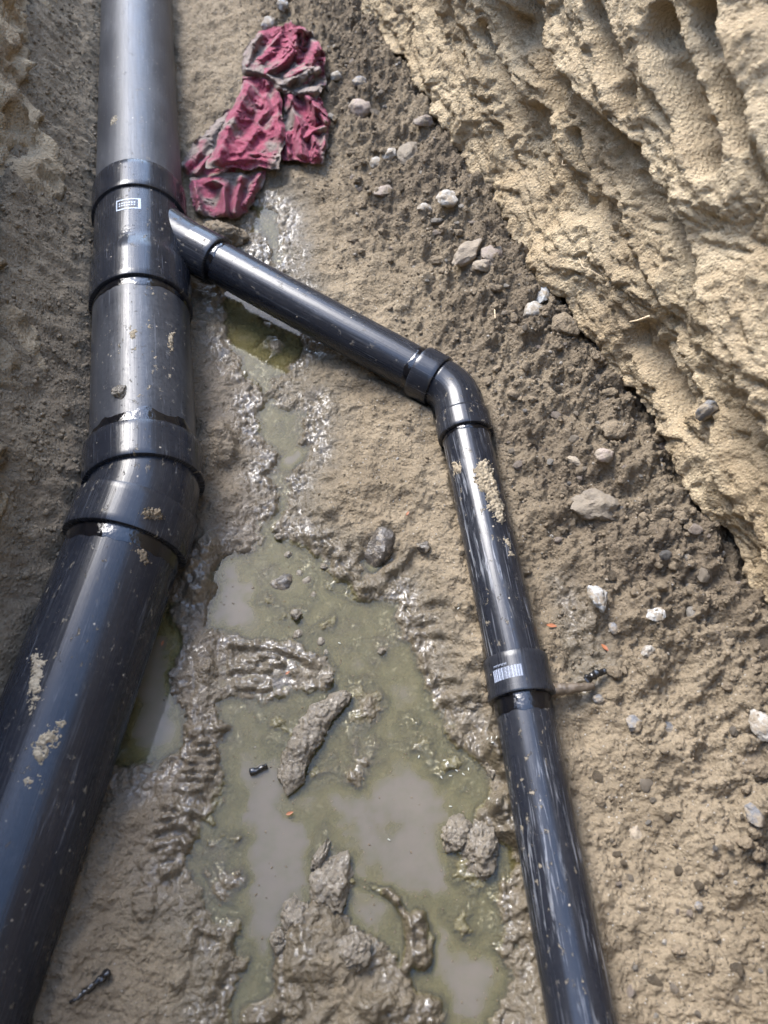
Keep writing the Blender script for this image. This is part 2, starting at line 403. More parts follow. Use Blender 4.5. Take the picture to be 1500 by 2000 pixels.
for k in range(8):      # boot tread right of the channel
    x0, y0 = 588+k*9, 1020-k*4
    R(.0035, .007, (x0, y0), (x0+36-k, y0+40))
for q in ([(585,1050),(640,1075),(700,1110)],[(660,1115),(690,1150),(725,1150),(775,1110),(800,1080)],[(640,1140),(680,1165),(720,1168)]): R(.008, .012, *q)
for q in ([(800,1180),(860,1175),(905,1200)],[(795,1215),(850,1210),(900,1235)],[(815,1245),(870,1240),(915,1265)],[(830,1290),(890,1290),(930,1310)],[(840,1330),(900,1325),(950,1345)],[(870,1370),(915,1360),(955,1385)]): R(.008, .009, *q)
for q in ([(690,1720),(740,1738),(775,1760)],[(760,1740),(792,1790),(800,1840),(795,1890)]): R(.0055, .02, *q)
R(.012, .03, (815, 1800), (835, 1835), (825, 1870))
R(.02, .03, (1000, 1620), (960, 1600)); R(.012, .025, (985, 1500), (960, 1470)); R(.014, .022, (1000, 1560), (975, 1575))
R(.016, .02, (700, 1985), (850, 1975)); R(.012, .02, (490, 1985), (530, 1975))
R(.02, .02, (400, 890), (430, 860), (440, 900)); R(.02, .022, (395, 1150), (380, 1110), (410, 1075))
R(.025, -.03, (720, 1095), (745, 1075)); R(.012, -.02, (560, 905), (600, 880))

CH = [(np.array(a), np.array(c)) for a, c in ((A_near[:2], A_bend[:2]), (A_bend[:2], A_far[:2]))]
BRL = np.array([B_wye[:2], B_elb[:2], B_cpl[:2], B_end[:2]])
AXL = np.array([A_far[:2], A_bend[:2], A_near[:2]])
def terrain(x, y):
    wx = x+.010*fbm2(x*22, y*22, 4, 5); wy = y+.010*fbm2(x*22, y*22, 4, 55)
    wx += .0035*fbm2(x*110, y*110, 3, 8); wy += .0035*fbm2(x*110, y*110, 3, 9)
    sp = sample(SD_P, wx, wy); sm = sample(SD_M, wx, wy); stt = sample(SD_T, wx, wy)
    dR = W0-(x*WN[0]+y*WN[1]); dL = LOFF(x*LD[0]+y*LD[1])-(x*LN[0]+y*LN[1])
    dA = seg_d(AXL, x, y); dB = seg_d(BRL, x, y)
    n_big = fbm2(x*6, y*6, 3, 21)
    # base relief
    h = .004+.016*sstep(0, .10, sp)+.02*sstep(.05, .4, sp)
    h = np.where(sp < 0, .003-.0105*sstep(0, .016, -sp)-.022*sstep(.022, -.032, sample(SD_D, wx, wy)), h)
    lumps = fbm2(x*14, y*14, 4, 30); mid = fbm2(x*48, y*48, 4, 31)
    inw = sstep(.0, -.05, sp)
    h += lumps*(.004+.007*sstep(.02, .1, sp)+.004*inw)+inw*(.0125*fbm2(wx*13, wy*13, 5, 37)+.004*ridged2(wx*24, wy*24, 3, 38)-.003)+mid*(.0034-.0015*inw)+.0016*fbm2(x*150, y*150, 3, 33)*(1-inw)
    shore = np.exp(-((sp-.006)/.022)**2)
    h += shore*(.004*fbm2(x*80, y*80, 4, 44)+.0016*fbm2(x*230, y*230, 2, 46))
    h += shore*.4*clods(x, y, .014, 4, .25)*.014
    # banks
    rub = sstep(.34, .12, dR+.05*n_big)*sstep(.02, .10, sp)
    h += .085*np.clip(1-dR/.34, 0, 1.)**1.5*sstep(.02, .1, sp)-.05*sstep(.05, -.01, dR)
    bankL = sstep(.14, 0, dL+.03*n_big)
    h += .13*np.clip(1-dL/.19, 0, 1.15)**1.6
    # clods of loose soil
    pr = np.clip(.8+.6*fbm2(x*9, y*9, 3, 70), 0, 1)*rub
    cl = clods(wx, wy, .034, 1, .5)*.034*.95; cl = np.maximum(cl, clods(wx, wy, .017, 2, .6)*.017); cl = np.maximum(cl, clods(x, y, .009, 3, .7)*.009)
    h += cl*pr
    h += rub*(.016*fbm2(x*25, y*25, 4, 73)+.004*fbm2(x*120, y*120, 3, 74))
    prl = sstep(.2, .08, dL+.03*n_big)*np.clip(.55+.7*fbm2(x*8, y*8, 3, 75), 0, 1)
    h += prl*(np.maximum(clods(wx, wy, .026, 6, .5)*.024, clods(wx, wy, .012, 16, .6)*.012)+.012*fbm2(x*30, y*30, 4, 76)+.004*fbm2(x*110, y*110, 3, 77))
    sc = np.clip(.25+.5*fbm2(x*7+9, y*7, 2, 80), 0, 1)*sstep(.03, .12, sp)
    h += sc*clods(wx, wy, .012, 7, .25)*.010
    # bucket scrape streaks in the compact clay
    ca, sa = math.cos(-.25), math.sin(-.25)
    xs = x*ca+y*sa; ys = -x*sa+y*ca
    strk = fbm2(xs*9, ys*95, 3, 90)
    h += .0022*strk*sstep(.02, .1, sp)*(1-rub)*sstep(.2, .3, dL)
    # mound and tread pad
    mm = sstep(.006, -.03, sm)
    h = h*(1-mm)+mm*(.022+.012*fbm2(x*20, y*20, 4, 95)+.006*ridged2(x*30, y*30, 4, 96)-.006)
    mt = sstep(.01, -.012, stt)
    h = h*(1-mt)+mt*(.0015+.003*mid)
    # pressed ridges
    rg = np.zeros_like(x)
    for line, w_, hh in RIDGES:
        lo = line.min(0)-w_*3; hi = line.max(0)+w_*3
        k = (x > lo[0]) & (x < hi[0]) & (y > lo[1]) & (y < hi[1])
        if not k.any(): continue
        xx, yy = wx[k]*.15+x[k]*.85, wy[k]*.15+y[k]*.85
        d = seg_d(line, xx, yy)
        bumpv = hh*.85*np.exp(-(d/w_)**4*.7)*(1+.25*mid[k])*(np.clip(.75+.8*fbm2(x[k]*38, y[k]*38, 2, 47), .1, 1.3) if hh < .015 else 1)
        h[k] += bumpv; rg[k] = np.maximum(rg[k], np.abs(bumpv)/abs(hh))
    # the pipes press a bed into the soil
    zc = .0
    h = np.minimum(h, .04+1.5*np.clip(dA-R1*.9, 0, 9)+.012*fbm2(x*30, y*30, 3, 120)*sstep(R1*.8, R1*1.2, dA))
    h += .010*np.exp(-((dB-R2*1.05)/.016)**2)*np.clip(.6+fbm2(x*16, y*16, 3, 121), 0, 1.3)*sstep(.0, .02, sp)
    h = np.minimum(h, .026+1.6*np.clip(dB-R2*.85, 0, 9))
    # soil heaped against the left flank of the main pipe
    sideL = (dL < L0-.2)
    h += .02*np.exp(-((dA-R1*1.1)/.03)**2)*(dL < .155)
    wet = np.clip(1.05-np.clip(sp, 0, 1)/.11, 0, 1)
    wet = np.maximum(wet, .55*sstep(.16, .03, sp)); wet = np.maximum(wet, mm*.55); wet = np.clip(wet*(1-.9*rub), 0, 1)
    pw = poly_sd(PP([(1040,1130),(1110,1130),(1190,1260),(1210,1330),(1160,1400),(1100,1420),(1080,1300)]), x, y)
    wet = np.maximum(wet, .75*sstep(.02, -.03, pw))
    alg = sstep(.012, -.012, sp)*np.clip(.62+.7*fbm2(x*6, y*6, 3, 101), 0, 1)*sstep(1.3, .9, y+.25*fbm2(x*5, y*5, 2, 102)); alg = np.maximum(alg, .6*np.exp(-((sp-.01)/.02)**2)*np.clip(-.1+1.1*fbm2(x*7, y*7, 3, 103), 0, 1))
    tone = np.clip(rub*(.5+.5*fbm2(x*5, y*5, 3, 110)), 0, .8)*sstep(.1, .6, y)
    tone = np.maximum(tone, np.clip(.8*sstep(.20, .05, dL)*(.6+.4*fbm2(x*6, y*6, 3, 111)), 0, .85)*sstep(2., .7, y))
    tone = np.maximum(tone, .75*sstep(R1*3.0, R1*1.0, dA+.03*fbm2(x*9, y*9, 3, 112))*sstep(1.25, .8, y))  # soil darkened along the main pipe, mostly its shade put into the colour
    pg = poly_sd(PP([(890,1640),(1000,1600),(1015,1750),(990,1880),(935,1830),(900,1740)]), x, y)
    alg = np.maximum(alg, sstep(.03, -.01, pg)*np.clip(.75+.7*fbm2(x*14, y*14, 3, 104), 0, 1.2)*sstep(.012, -.008, sp))
    alg = alg*sstep(.011, .002, h)
    return h, sp, wet, alg, tone
def floor_z(x, y):
    return terrain(np.atleast_1d(np.asarray(x, float)), np.atleast_1d(np.asarray(y, float)))[0]

# ------------------------------------------------------------------ trench floor
ys = [-.55]
while ys[-1] < 2.45: ys.append(ys[-1]+.00165+.0013*max(0, ys[-1]))
while ys[-1] < 4.2: ys.append(ys[-1]+.02)
ys = np.array(ys); xs = np.arange(-.98, .86, .0021)
X, Y = np.meshgrid(xs, ys)
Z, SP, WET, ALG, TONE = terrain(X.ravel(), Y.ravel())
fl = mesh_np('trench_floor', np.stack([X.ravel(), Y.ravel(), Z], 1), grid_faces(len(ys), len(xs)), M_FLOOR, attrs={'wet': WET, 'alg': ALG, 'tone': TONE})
structure(fl)

# ------------------------------------------------------------------ water: one level sheet, deeper over the hollows
wx0, wx1, wy0, wy1 = -.62, .26, -.3, 1.45
wxs = np.arange(wx0, wx1, .004); wys = np.arange(wy0, wy1, .004)
WX, WY = np.meshgrid(wxs, wys); wz = terrain(WX.ravel(), WY.ravel())[0].reshape(WX.shape)
keep = (wz < .004)
fc = grid_faces(len(wys), len(wxs)); kf = keep.ravel()[fc].any(1); fc = fc[kf]
used = np.unique(fc); remap = np.zeros(WX.size, int); remap[used] = np.arange(len(used))
wt = mesh_np('puddle_water', np.stack([WX.ravel()[used], WY.ravel()[used], np.zeros(len(used))], 1), remap[fc], M_WATER, attrs={'depth': np.clip(-wz.ravel()[used], 0, 1)})
structure(wt)

# ------------------------------------------------------------------ right wall
def interp_line(pts, s): 
    q = sorted(PW(a, c_) for a, c_ in pts); return np.interp(s, [p[0] for p in q], [p[1] for p in q])
SM = [([(1050,0),(1075,90),(1092,180)], .03), ([(1130,270),(1150,330),(1168,395)], .014), ([(1255,660),(1300,720),(1345,790)], .022),
      ([(1200,20),(1225,90),(1262,190)], .022), ([(1330,60),(1370,170),(1425,300)], .026), ([(1420,40),(1450,160),(1490,260)], .02), ([(1330,430),(1370,520),(1400,600)], .016), ([(950,60),(985,150),(1010,230)], .014)]
SMW = [(np.array([PW(*p) for p in pts]), w_) for pts, w_ in SM]
ss = np.concatenate([np.arange(-.75, 2.25, .0036), np.arange(2.25, 4.6, .02)]); zs = np.concatenate([np.arange(-.04, .9, .0036), np.arange(.9, TOP+.001, .012)])
S, ZZ = np.meshgrid(ss, zs); s_, z_ = S.ravel(), ZZ.ravel()
ws = s_+.03*fbm2(s_*9, z_*9, 3, 201); wz_ = z_+.03*fbm2(s_*9, z_*9, 3, 202)
base_lip = .105+.02*fbm2(s_*6, s_*0+.5, 3, 203)
D = -.055*sstep(0, -.03, z_-base_lip)                              # undercut below the lip
D += .03*sstep(-.004, .008, z_-base_lip)*sstep(.16, .0, z_-base_lip)
l1 = interp_line([(1100,120),(1200,245),(1290,330),(1350,430),(1420,600),(1500,800)], s_)+.012*fbm2(s_*14, s_*0, 3, 204)
k1 = z_-l1
D += .05*sstep(0, .022, k1)*np.exp(-np.clip(k1, 0, 9)/.22)
l2 = l1-.10+.03*fbm2(s_*5, s_*0+3, 2, 205); k2 = z_-l2
D += .026*sstep(0, .02, k2)*np.exp(-np.clip(k2, 0, 9)/.06)
l3 = l1+.17+.04*fbm2(s_*4, s_*0+8, 2, 206); k3 = z_-l3
D += .03*sstep(0, .03, k3)*np.exp(-np.clip(k3, 0, 9)/.12)
k_up = .85-.55*sstep(.2, .55, z_)
D += .022*fbm2(ws*4, wz_*7, 3, 210)+k_up*(.008*fbm2(ws*13, wz_*34, 5, 211)+.005*ridged2(ws*9, wz_*30, 5, 212)-.005+.005*fbm2(ws*40, wz_*110, 4, 217))
cw = clods(ws, wz_*1.0, .03, 12, .45)*.03*.7; cw = np.maximum(cw, clods(ws, wz_, .014, 13, .5)*.014*.9)
D += cw*np.clip(.3+.8*fbm2(s_*6, z_*6, 2, 213), 0, 1)*k_up
D += .004*fbm2(ws*90, wz_*90, 3, 214)
hol = fbm2(ws*11, wz_*11, 2, 215); D -= .016*sstep(.8, 1.0, hol)   # pockets where stones fell out
smo = np.zeros_like(s_)
for line, w_ in SMW:
    d = seg_d(line, s_, z_)
    m = sstep(w_*1.25, w_*.7, d)
    m = m*np.clip(.75+.5*fbm2(s_*14, z_*14, 3, 216), 0, 1); tgt = -.016-.02*np.clip(1-(d/w_)**2, 0, 1)+.022*fbm2(ws*4, wz_*7, 3, 210)+.0016*fbm2(ws*30, wz_*160, 3, 218)
    D = D*(1-m)+m*tgt; smo = np.maximum(smo, m)
off = W0+LEAN_R*(z_-.1)-D+.19*.1*np.log1p(np.exp(np.clip((s_-2.35)/.1, -30, 30)))
zt_ = np.where(z_ > .5, .5+(z_-.5)*(1-.6*sstep(2.0, 2.8, s_)), z_)
pos = np.stack([WD[0]*s_+WN[0]*off, WD[1]*s_+WN[1]*off, zt_+.25*D*sstep(.1, .3, z_)], 1)
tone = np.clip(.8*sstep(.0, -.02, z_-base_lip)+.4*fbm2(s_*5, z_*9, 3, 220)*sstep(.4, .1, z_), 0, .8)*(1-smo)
rw = mesh_np('trench_wall', pos, grid_faces(len(zs), len(ss))[:, ::-1], M_WALL, attrs={'wet': np.zeros(len(s_)), 'alg': np.zeros(len(s_)), 'tone': tone})
structure(rw)
WALLPOS = pos.reshape(len(zs), len(ss), 3)
def wall_pt(px, py):
    s0, z0 = PW(px, py)
    return WALLPOS[np.abs(zs-z0).argmin(), np.abs(ss-s0).argmin()]
# ------------------------------------------------------------------ left wall and the two ends
s2 = np.arange(-.9, 4.6, .008); z2 = np.concatenate([np.arange(-.04, .6, .006), np.linspace(.6, 1, 30)])
S, ZZ = np.meshgrid(s2, z2); s_, z_ = S.ravel(), ZZ.ravel()
z_ = np.where(z_ > .6, .6+(z_-.6)/.4*(TOP_LN+(TOP_L-TOP_LN)*sstep(.3, 1.8, s_)-.6), z_)
ws = s_+.03*fbm2(s_*9, z_*9, 3, 301); wz_ = z_+.03*fbm2(s_*9, z_*9, 3, 302)
D = .04*fbm2(ws*4, wz_*6, 4, 310)+.012*fbm2(ws*20, wz_*26, 4, 311)+clods(ws, wz_, .024, 14, .5)*.018*np.clip(.5+.8*fbm2(s_*6, z_*6, 2, 313), 0, 1)
D -= .04*sstep(.5, .9, fbm2(ws*10, wz_*10, 2, 315)); D += .006*fbm2(ws*60, wz_*60, 3, 316)
off = LOFF(s_)+LEAN_L*(z_-.05)-D
pos = np.stack([LD[0]*s_+LN[0]*off, LD[1]*s_+LN[1]*off, z_], 1)
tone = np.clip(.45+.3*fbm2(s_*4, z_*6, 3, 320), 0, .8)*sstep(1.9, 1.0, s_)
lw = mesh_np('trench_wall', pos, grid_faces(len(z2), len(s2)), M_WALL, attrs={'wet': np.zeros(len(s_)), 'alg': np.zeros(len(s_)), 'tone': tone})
structure(lw)
def end_wall(y0, lean, seed):
    xs_ = np.arange(-2.2, 2.4, .02); z_ = np.arange(-.05, (.7 if y0 > 0 else 2.4)+.001, .02)  # near end, out of view, raised to block the sky and darken that side
    A, B = np.meshgrid(xs_, z_); a, b_ = A.ravel(), B.ravel()
    yy = y0+lean*b_+.05*fbm2(a*4, b_*5, 5, seed)
    o = mesh_np('trench_end', np.stack([a, yy, b_], 1), grid_faces(len(z_), len(xs_)), M_WALL, attrs={'wet': a*0, 'alg': a*0, 'tone': a*0})
    structure(o)
end_wall(4.05, .5, 400); end_wall(-.52, -.12, 410)
# ground surface round the trench
offR = W0+LEAN_R*(TOP-.1)-.03; offL = None
def lp(d, n, off, s): return d*s+n*off
def at_yl(y, zt):
    off = L0+LEAN_L*(zt-.05)-.03+(.26 if y < 0 else 0)
    s = (y-LN[1]*off)/LD[1]; p = LD*s+LN*off; return (p[0], p[1], zt-.01)
def at_y(d, n, off, y): 
    s = (y-n[1]*off)/d[1]; p = d*s+n*off; return (p[0], p[1], TOP-.01)
yn, yf = -.72, 4.38
q = [at_y(WD, WN, offR, yn), (*at_y(WD, WN, W0+LEAN_R*.85+.32, yf)[:2], .72), at_yl(yf, TOP_L), at_yl(yn, TOP_LN)]
G = 60
V = [*q, (G, -G, TOP-.01), (G, G, TOP-.01), (-G, G, TOP_L-.01), (-G, -G, TOP_LN-.01)]
gr = mesh_np('ground', V, [(0, 4, 5, 1), (1, 5, 6, 2), (2, 6, 7, 3), (3, 7, 4, 0)], M_CLOD, smooth=False); structure(gr)

# ------------------------------------------------------------------ pipework
NSEG = 72
def frame(d):
    d = d/np.linalg.norm(d); side = np.cross(d, [0, 0, 1]); side /= np.linalg.norm(side); up = np.cross(side, d)
    return d, side, up
def sweep(centers, radii, dirs=None, v0=0.):
    """lathe/sweep: rings at centres with given radii -> V, F, UV (metres)"""
    C = np.array(centers, float); n = len(C)
    if dirs is None: dirs = [C[min(i+1, n-1)]-C[max(i-1, 0)] for i in range(n)]
    V = []; UV = []; v = v0
    a = np.linspace(0, 2*np.pi, NSEG+1)
    for i in range(n):
        d, sd_, up = frame(np.array(dirs[i]))
        if i: v += np.linalg.norm(C[i]-C[i-1])
        V.append(C[i]+radii[i]*(np.sin(a)[:, None]*sd_+np.cos(a)[:, None]*up))
        UV.append(np.stack([a*max(radii), np.full(NSEG+1, v)], 1))
    return np.concatenate(V), grid_faces(n, NSEG+1), np.concatenate(UV)
def merge(parts):
    V, F, U = [], [], []; k = 0
    for v, f, u in parts:
        V.append(v); F.append(f+k); U.append(u); k += len(v)
    return np.concatenate(V), np.concatenate(F), np.concatenate(U)
def straight(p0, p1, prof, v0=0.):
    """prof: list of (fraction metres from p0, radius)"""
    d = (p1-p0)/np.linalg.norm(p1-p0)
    return sweep([p0+d*s for s, r in prof], [r for s, r in prof], [d]*len(prof), v0)
def pipe_prof(L, r, step=.02):
    n = max(2, int(L/step)); return [(L*i/n, r) for i in range(n+1)]
def collar_prof(s0, s1, r_in, r_out, lip0=True, lip1=True):
    b_ = .0022
    p = [(s0, r_in)] if lip0 else [(s0-.006, r_in)]
    p += [(s0, r_out-b_), (s0+b_*.3, r_out-b_*.3), (s0+b_, r_out)] if lip0 else [(s0, r_out)]
    n = 6
    p += [(s0+b_+(s1-s0-2*b_)*i/n, r_out) for i in range(1, n)]
    p += [(s1-b_, r_out), (s1-b_*.3, r_out-b_*.3), (s1, r_out-b_), (s1, r_in)] if lip1 else [(s1, r_out), (s1+.006, r_in)]
    return p
def hard(o, ang=32):
    me = o.data
    bm = bmesh.new(); bm.from_mesh(me)
    for e in bm.edges:
        if len(e.link_faces) == 2 and e.calc_face_angle(0) > math.radians(ang): e.smooth = False
    bm.to_mesh(me); bm.free(); return o
def part(name, geo, mat, parent):
    o = mesh_np(name, geo[0], geo[1], mat, parent, uv=geo[2]); return hard(o)

pw = tag(empty('drain_pipework', (float(A_bend[0]), float(A_bend[1]), 0)), 'joined black plastic drain pipes with a thinner branch lying in the muddy trench', 'drainpipe')
OFFS = np.array([A_bend[0], A_bend[1], 0.])
def pp(name, geo, mat, parent=None):
    o = part(name, (geo[0]-OFFS, geo[1], geo[2]), mat, parent or pw)
    return o
def sub(name, geo, mat, parent): return part(name, (geo[0]-OFFS, geo[1], geo[2]), mat, parent)

dA1 = (A_far-A_bend)/np.linalg.norm(A_far-A_bend); LA1 = np.linalg.norm(A_far-A_bend)
dA2 = (A_near-A_bend)/np.linalg.norm(A_near-A_bend); LA2 = np.linalg.norm(A_near-A_bend)
def stA(px, py, z=ZA+R1+.004): return float((P(px, py, z)-A_bend) @ dA1)     # distance from the bend towards the far end
RC = R1+.0065                           # collar radius
s_w0, s_w1 = stA(276, 309), stA(276, 358)     # far collar of the wye
s_v0, s_v1 = stA(276, 468), stA(276, 533)     # near collar of the wye
s_b0, s_b1 = stA(282, 818), stA(282, 886)     # collar of the bend
# upper pipe: far end -> inside wye ; middle pipe: wye -> bend
o_up = pp('far_pipe', straight(A_bend+dA1*(s_w0-.02), A_far, pipe_prof(LA1-s_w0+.02, R1), .3), M_PIPE_FAR)
o_mid = pp('middle_pipe', straight(A_bend+dA1*(s_b0-.03), A_bend+dA1*(s_v1+.03), pipe_prof(s_v1-s_b0+.06, R1)), M_PIPE_MID)
dB1 = (B_elb-B_wye)/np.linalg.norm(B_elb-B_wye); LB1 = np.linalg.norm(B_elb-B_wye)
def stB(px, py): return float((P(px, py, .07+R2) - B_wye) @ dB1)
RB = R2+.0055
sb_body, sb_c0, sb_c1 = 0.0, stB(398, 453)-.012, stB(441, 468)
rb_ = R1+.0015
body = straight(A_bend+dA1*(s_v1), A_bend+dA1*s_w0, 
     [(0, R1)]+collar_prof(.0, s_v0-s_v1, R1, RC, True, False)[1:-1]+[(s_v0-s_v1+.012, rb_)]+[(s_v0-s_v1+.012+(s_w1-s_v0-.012)*i/6, rb_) for i in range(1, 6)]
     +[(s_w1-s_v1, rb_)]+collar_prof(s_w1-s_v1, s_w0-s_v1, rb_, RC, True, True))
stub = straight(B_wye, B_elb, [(0, RB+.011)]+[(sb_c0*i/8, RB-.001+.012*(1-i/8)**1.2) for i in range(1, 9)]+[(sb_c0+.001, RB)]+collar_prof(sb_c0+.0012, sb_c1, RB, RB+.001, False, True)[1:-1]+[(sb_c1, R2)])
o_wye = pp('wye_fitting', merge([body, stub]), M_FIT)

def ring_arc(r_out, frac, c, dirv, t, n=1): pass
# cement squeezed out of the joints: thin glossy sleeves with ragged ends
def sleeve(c0, dirv, L, r, seed, a0=0., a1=2*np.pi, rag=.35, v0=0.):
    d, sd_, up = frame(dirv); na, ns = 90, 8
    a = np.linspace(a0, a1, na); V = []; UV = []
    rag_ = L*(1+rag*fbm2(np.cos(a)*2.2+seed, np.sin(a)*2.2+seed*3.7, 4, int(seed*10) % 50))
    for j in range(ns):
        f_ = j/(ns-1); rr = r+.0007*min(1, (1-f_)*5)
        s = rag_*f_
        V.append(c0+d*s[:, None]+rr*(np.sin(a)[:, None]*sd_+np.cos(a)[:, None]*up)); UV.append(np.stack([a*r, s+v0], 1))
    return np.concatenate(V), grid_faces(ns, na), np.concatenate(UV)
sub('cement_band', sleeve(A_bend+dA1*(s_v1-.0005), -dA1, .016, R1+.0003, 1.3), M_CEM, o_mid)
sub('cement_band', sleeve(A_bend+dA1*(s_b0-.004), dA1, .024, R1+.0003, 2.1, rag=.45), M_CEM, o_mid)
sub('cement_band', sleeve(A_bend+dA1*(s_w0-.001), dA1, .007, R1+.0003, 3.3), M_CEM, o_up)

# bend of the main pipe
angA = math.acos(np.clip((-dA1) @ dA2, -1, 1))
def arc_pts(vertex, din, dout, T, n=10):
    """points on an arc tangent to din (towards vertex) and dout (away)"""
    ang = math.acos(np.clip(din @ dout, -1, 1)); Rr = T/math.tan(ang/2)
    p0 = vertex-din*T; nrm = dout-din*(din @ dout); nrm /= np.linalg.norm(nrm)
    C = p0+nrm*Rr; pts = []; dirs = []
    for i in range(n+1):
        a = ang*i/n
        pts.append(C-nrm*Rr*math.cos(a)+din*Rr*math.sin(a)); dirs.append(din*math.cos(a)+nrm*math.sin(a))
    return pts, dirs
def stA2(px, py, z=ZA+R1): return float((P(px, py, z)-A_bend) @ dA2)
s_n0, s_n1 = stA2(268, 948), stA2(240, 1022)
T = .022; RCB = R1+.0088      # the bend has thicker sockets
pts, dirs = arc_pts(A_bend, -dA1, dA2, T)
C = []; Rd = []; Dd = []
for s, r in collar_prof(0, s_b0-s_b1, R1, RCB, True, True):
    C.append(A_bend+dA1*(s_b0-s)); Rd.append(r); Dd.append(-dA1)
for p_, d_ in zip(pts, dirs): C.append(p_); Rd.append(rb_); Dd.append(d_)
for s, r in collar_prof(s_n0, s_n1, rb_, RCB, True, True): C.append(A_bend+dA2*s); Rd.append(r); Dd.append(dA2)
Rd[-1] = R1
o_bend = pp('bend_fitting', sweep(C, Rd, Dd), M_FIT)
o_near = pp('near_pipe', straight(A_bend+dA2*(s_n1-.03), A_near, pipe_prof(LA2-s_n1+.03, R1)), M_PIPE_NEAR)
sub('cement_band', sleeve(A_bend+dA2*(s_n1-.001), dA2, .022, R1+.0003, 4.7, rag=.25), M_CEM, o_near)

# branch pipe, elbow, lower pipes, coupling
dB2 = (B_cpl-B_elb)/np.linalg.norm(B_cpl-B_elb); LB2 = np.linalg.norm(B_cpl-B_elb)
dB3 = (B_end-B_cpl)/np.linalg.norm(B_end-B_cpl); LB3 = np.linalg.norm(B_end-B_cpl)
def stE1(px, py): return float((P(px, py, .06+R2+.004)-B_elb) @ dB1)
def stE2(px, py): return float((P(px, py, .06+R2+.004)-B_elb) @ dB2)
e0, e1 = stE1(823, 692), stE1(864, 712)
e2, e3 = stE2(912, 788), stE2(914, 822)
pts, dirs = arc_pts(B_elb, dB1, dB2, min(-e1-.002, .04), 14)
rbe = R2+.0015; C = []; Rd = []; Dd = []
for s, r in collar_prof(e0, e1, R2, RB+.001, True, True): C.append(B_elb+dB1*s); Rd.append(max(r, R2)); Dd.append(dB1)
Rd[-1] = rbe
for p_, d_ in zip(pts, dirs): C.append(p_); Rd.append(rbe+.001); Dd.append(d_)
for s, r in collar_prof(max(e2, .042), e3, rbe+.001, RB+.001, False, True): C.append(B_elb+dB2*s); Rd.append(r); Dd.append(dB2)
Rd[-1] = R2
o_elb = pp('elbow_fitting', sweep(C, Rd, Dd), M_FIT)
o_br = pp('branch_pipe', straight(B_wye+dB1*(sb_c1-.02), B_elb+dB1*(e0+.02), pipe_prof(LB1+e0-sb_c1+.04, R2)), M_PIPE_BR)
sub('cement_band', sleeve(B_wye+dB1*(sb_c1-.0005), dB1, .012, R2+.0003, 5.5, rag=.3), M_CEM, o_br)
sub('cement_band', sleeve(B_elb+dB1*(e0+.0005), -dB1, .012, R2+.0003, 6.5, rag=.3), M_CEM, o_br)
def stC(px, py, d_): return float((P(px, py, .045+R2+.004)-B_cpl) @ d_)
c0, c1 = stC(1008, 1268, dB2), stC(1022, 1348, dB3)
o_low = pp('branch_pipe', straight(B_elb+dB2*(e3-.02), B_cpl+dB2*(c0+.015), pipe_prof(LB2+c0-e3+.035, R2)), M_PIPE_LOW)
sub('cement_band', sleeve(B_elb+dB2*(e3-.0005), dB2, .008, R2+.0003, 7.5, rag=.4), M_CEM, o_low)
o_cpl = pp('coupling', straight(B_cpl+dB3*c0, B_cpl+dB3*c1, collar_prof(0, (c1-c0)*.82, R2, RB, True, False)[:-1]+collar_prof((c1-c0)*.83, c1-c0, RB+.0005, RB+.0015, False, True)[1:-1]+[(c1-c0, R2)]), M_COUP)
o_end = pp('branch_pipe', straight(B_cpl+dB3*(c1-.02), B_end, pipe_prof(LB3-c1+.02, R2), .9), M_PIPE_LOW)
sub('cement_band', sleeve(B_cpl+dB3*(c1-.0005), dB3, .022, R2+.0003, 8.2, rag=.15), M_CEM, o_end)

# writing on the pipes: thin prints that follow the curved surface
def surf_quad(c, dirv, r, a0, a1, s0, s1, lift=.0004, n=6):
    d, sd_, up = frame(dirv); a = np.linspace(a0, a1, n); V = []; U = []
    for s in (s0, s1):
        V.append(c+d*s+(r+lift)*(np.sin(a)[:, None]*sd_+np.cos(a)[:, None]*up)); U.append(np.stack([a*r, np.full(n, s)], 1))
    return np.concatenate(V), grid_faces(2, n), np.concatenate(U)
def ang_at(c, dirv, r, px, py):
    """angle round the pipe and station where the view ray meets the surface"""
    d, sd_, up = frame(dirv); o = np.array([0, 0, CAM_H])-c; rd = ray(px, py); rd = rd/np.linalg.norm(rd)
    ox, oy = o @ sd_, o @ up; dx, dy = rd @ sd_, rd @ up
    A_, B_, C_ = dx*dx+dy*dy, ox*dx+oy*dy, ox*ox+oy*oy-r*r
    disc = max(B_*B_-A_*C_, 0); t = (-B_-math.sqrt(disc))/A_
    p = o+rd*t
    return math.atan2(p @ sd_, p @ up), float(p @ d)
random.seed(11)
q0 = ang_at(B_cpl, dB3, RB, 966, 1327); q1 = ang_at(B_cpl, dB3, RB, 1020, 1312)
bars = []; a_ = q0[0]; aw = (q1[0]-q0[0])/46
hs = px_size(995, 1318, 24, .08)
i = 0.
while i < 46:
    wbar = random.choice([.55, .55, 1.1, 1.6]); x0 = q0[0]+aw*i; x1 = x0+aw*wbar
    bars.append(surf_quad(B_cpl, dB3, RB, x0, x1, q0[1]+(q1[1]-q0[1])*i/46-hs*.5-.003, q0[1]+(q1[1]-q0[1])*i/46+hs*.5-.003, n=2)); i += wbar+random.choice([.5, .8, 1.2])
ob_bc = sub('barcode_print', merge(bars), M_PRINT, o_cpl)
dg = []
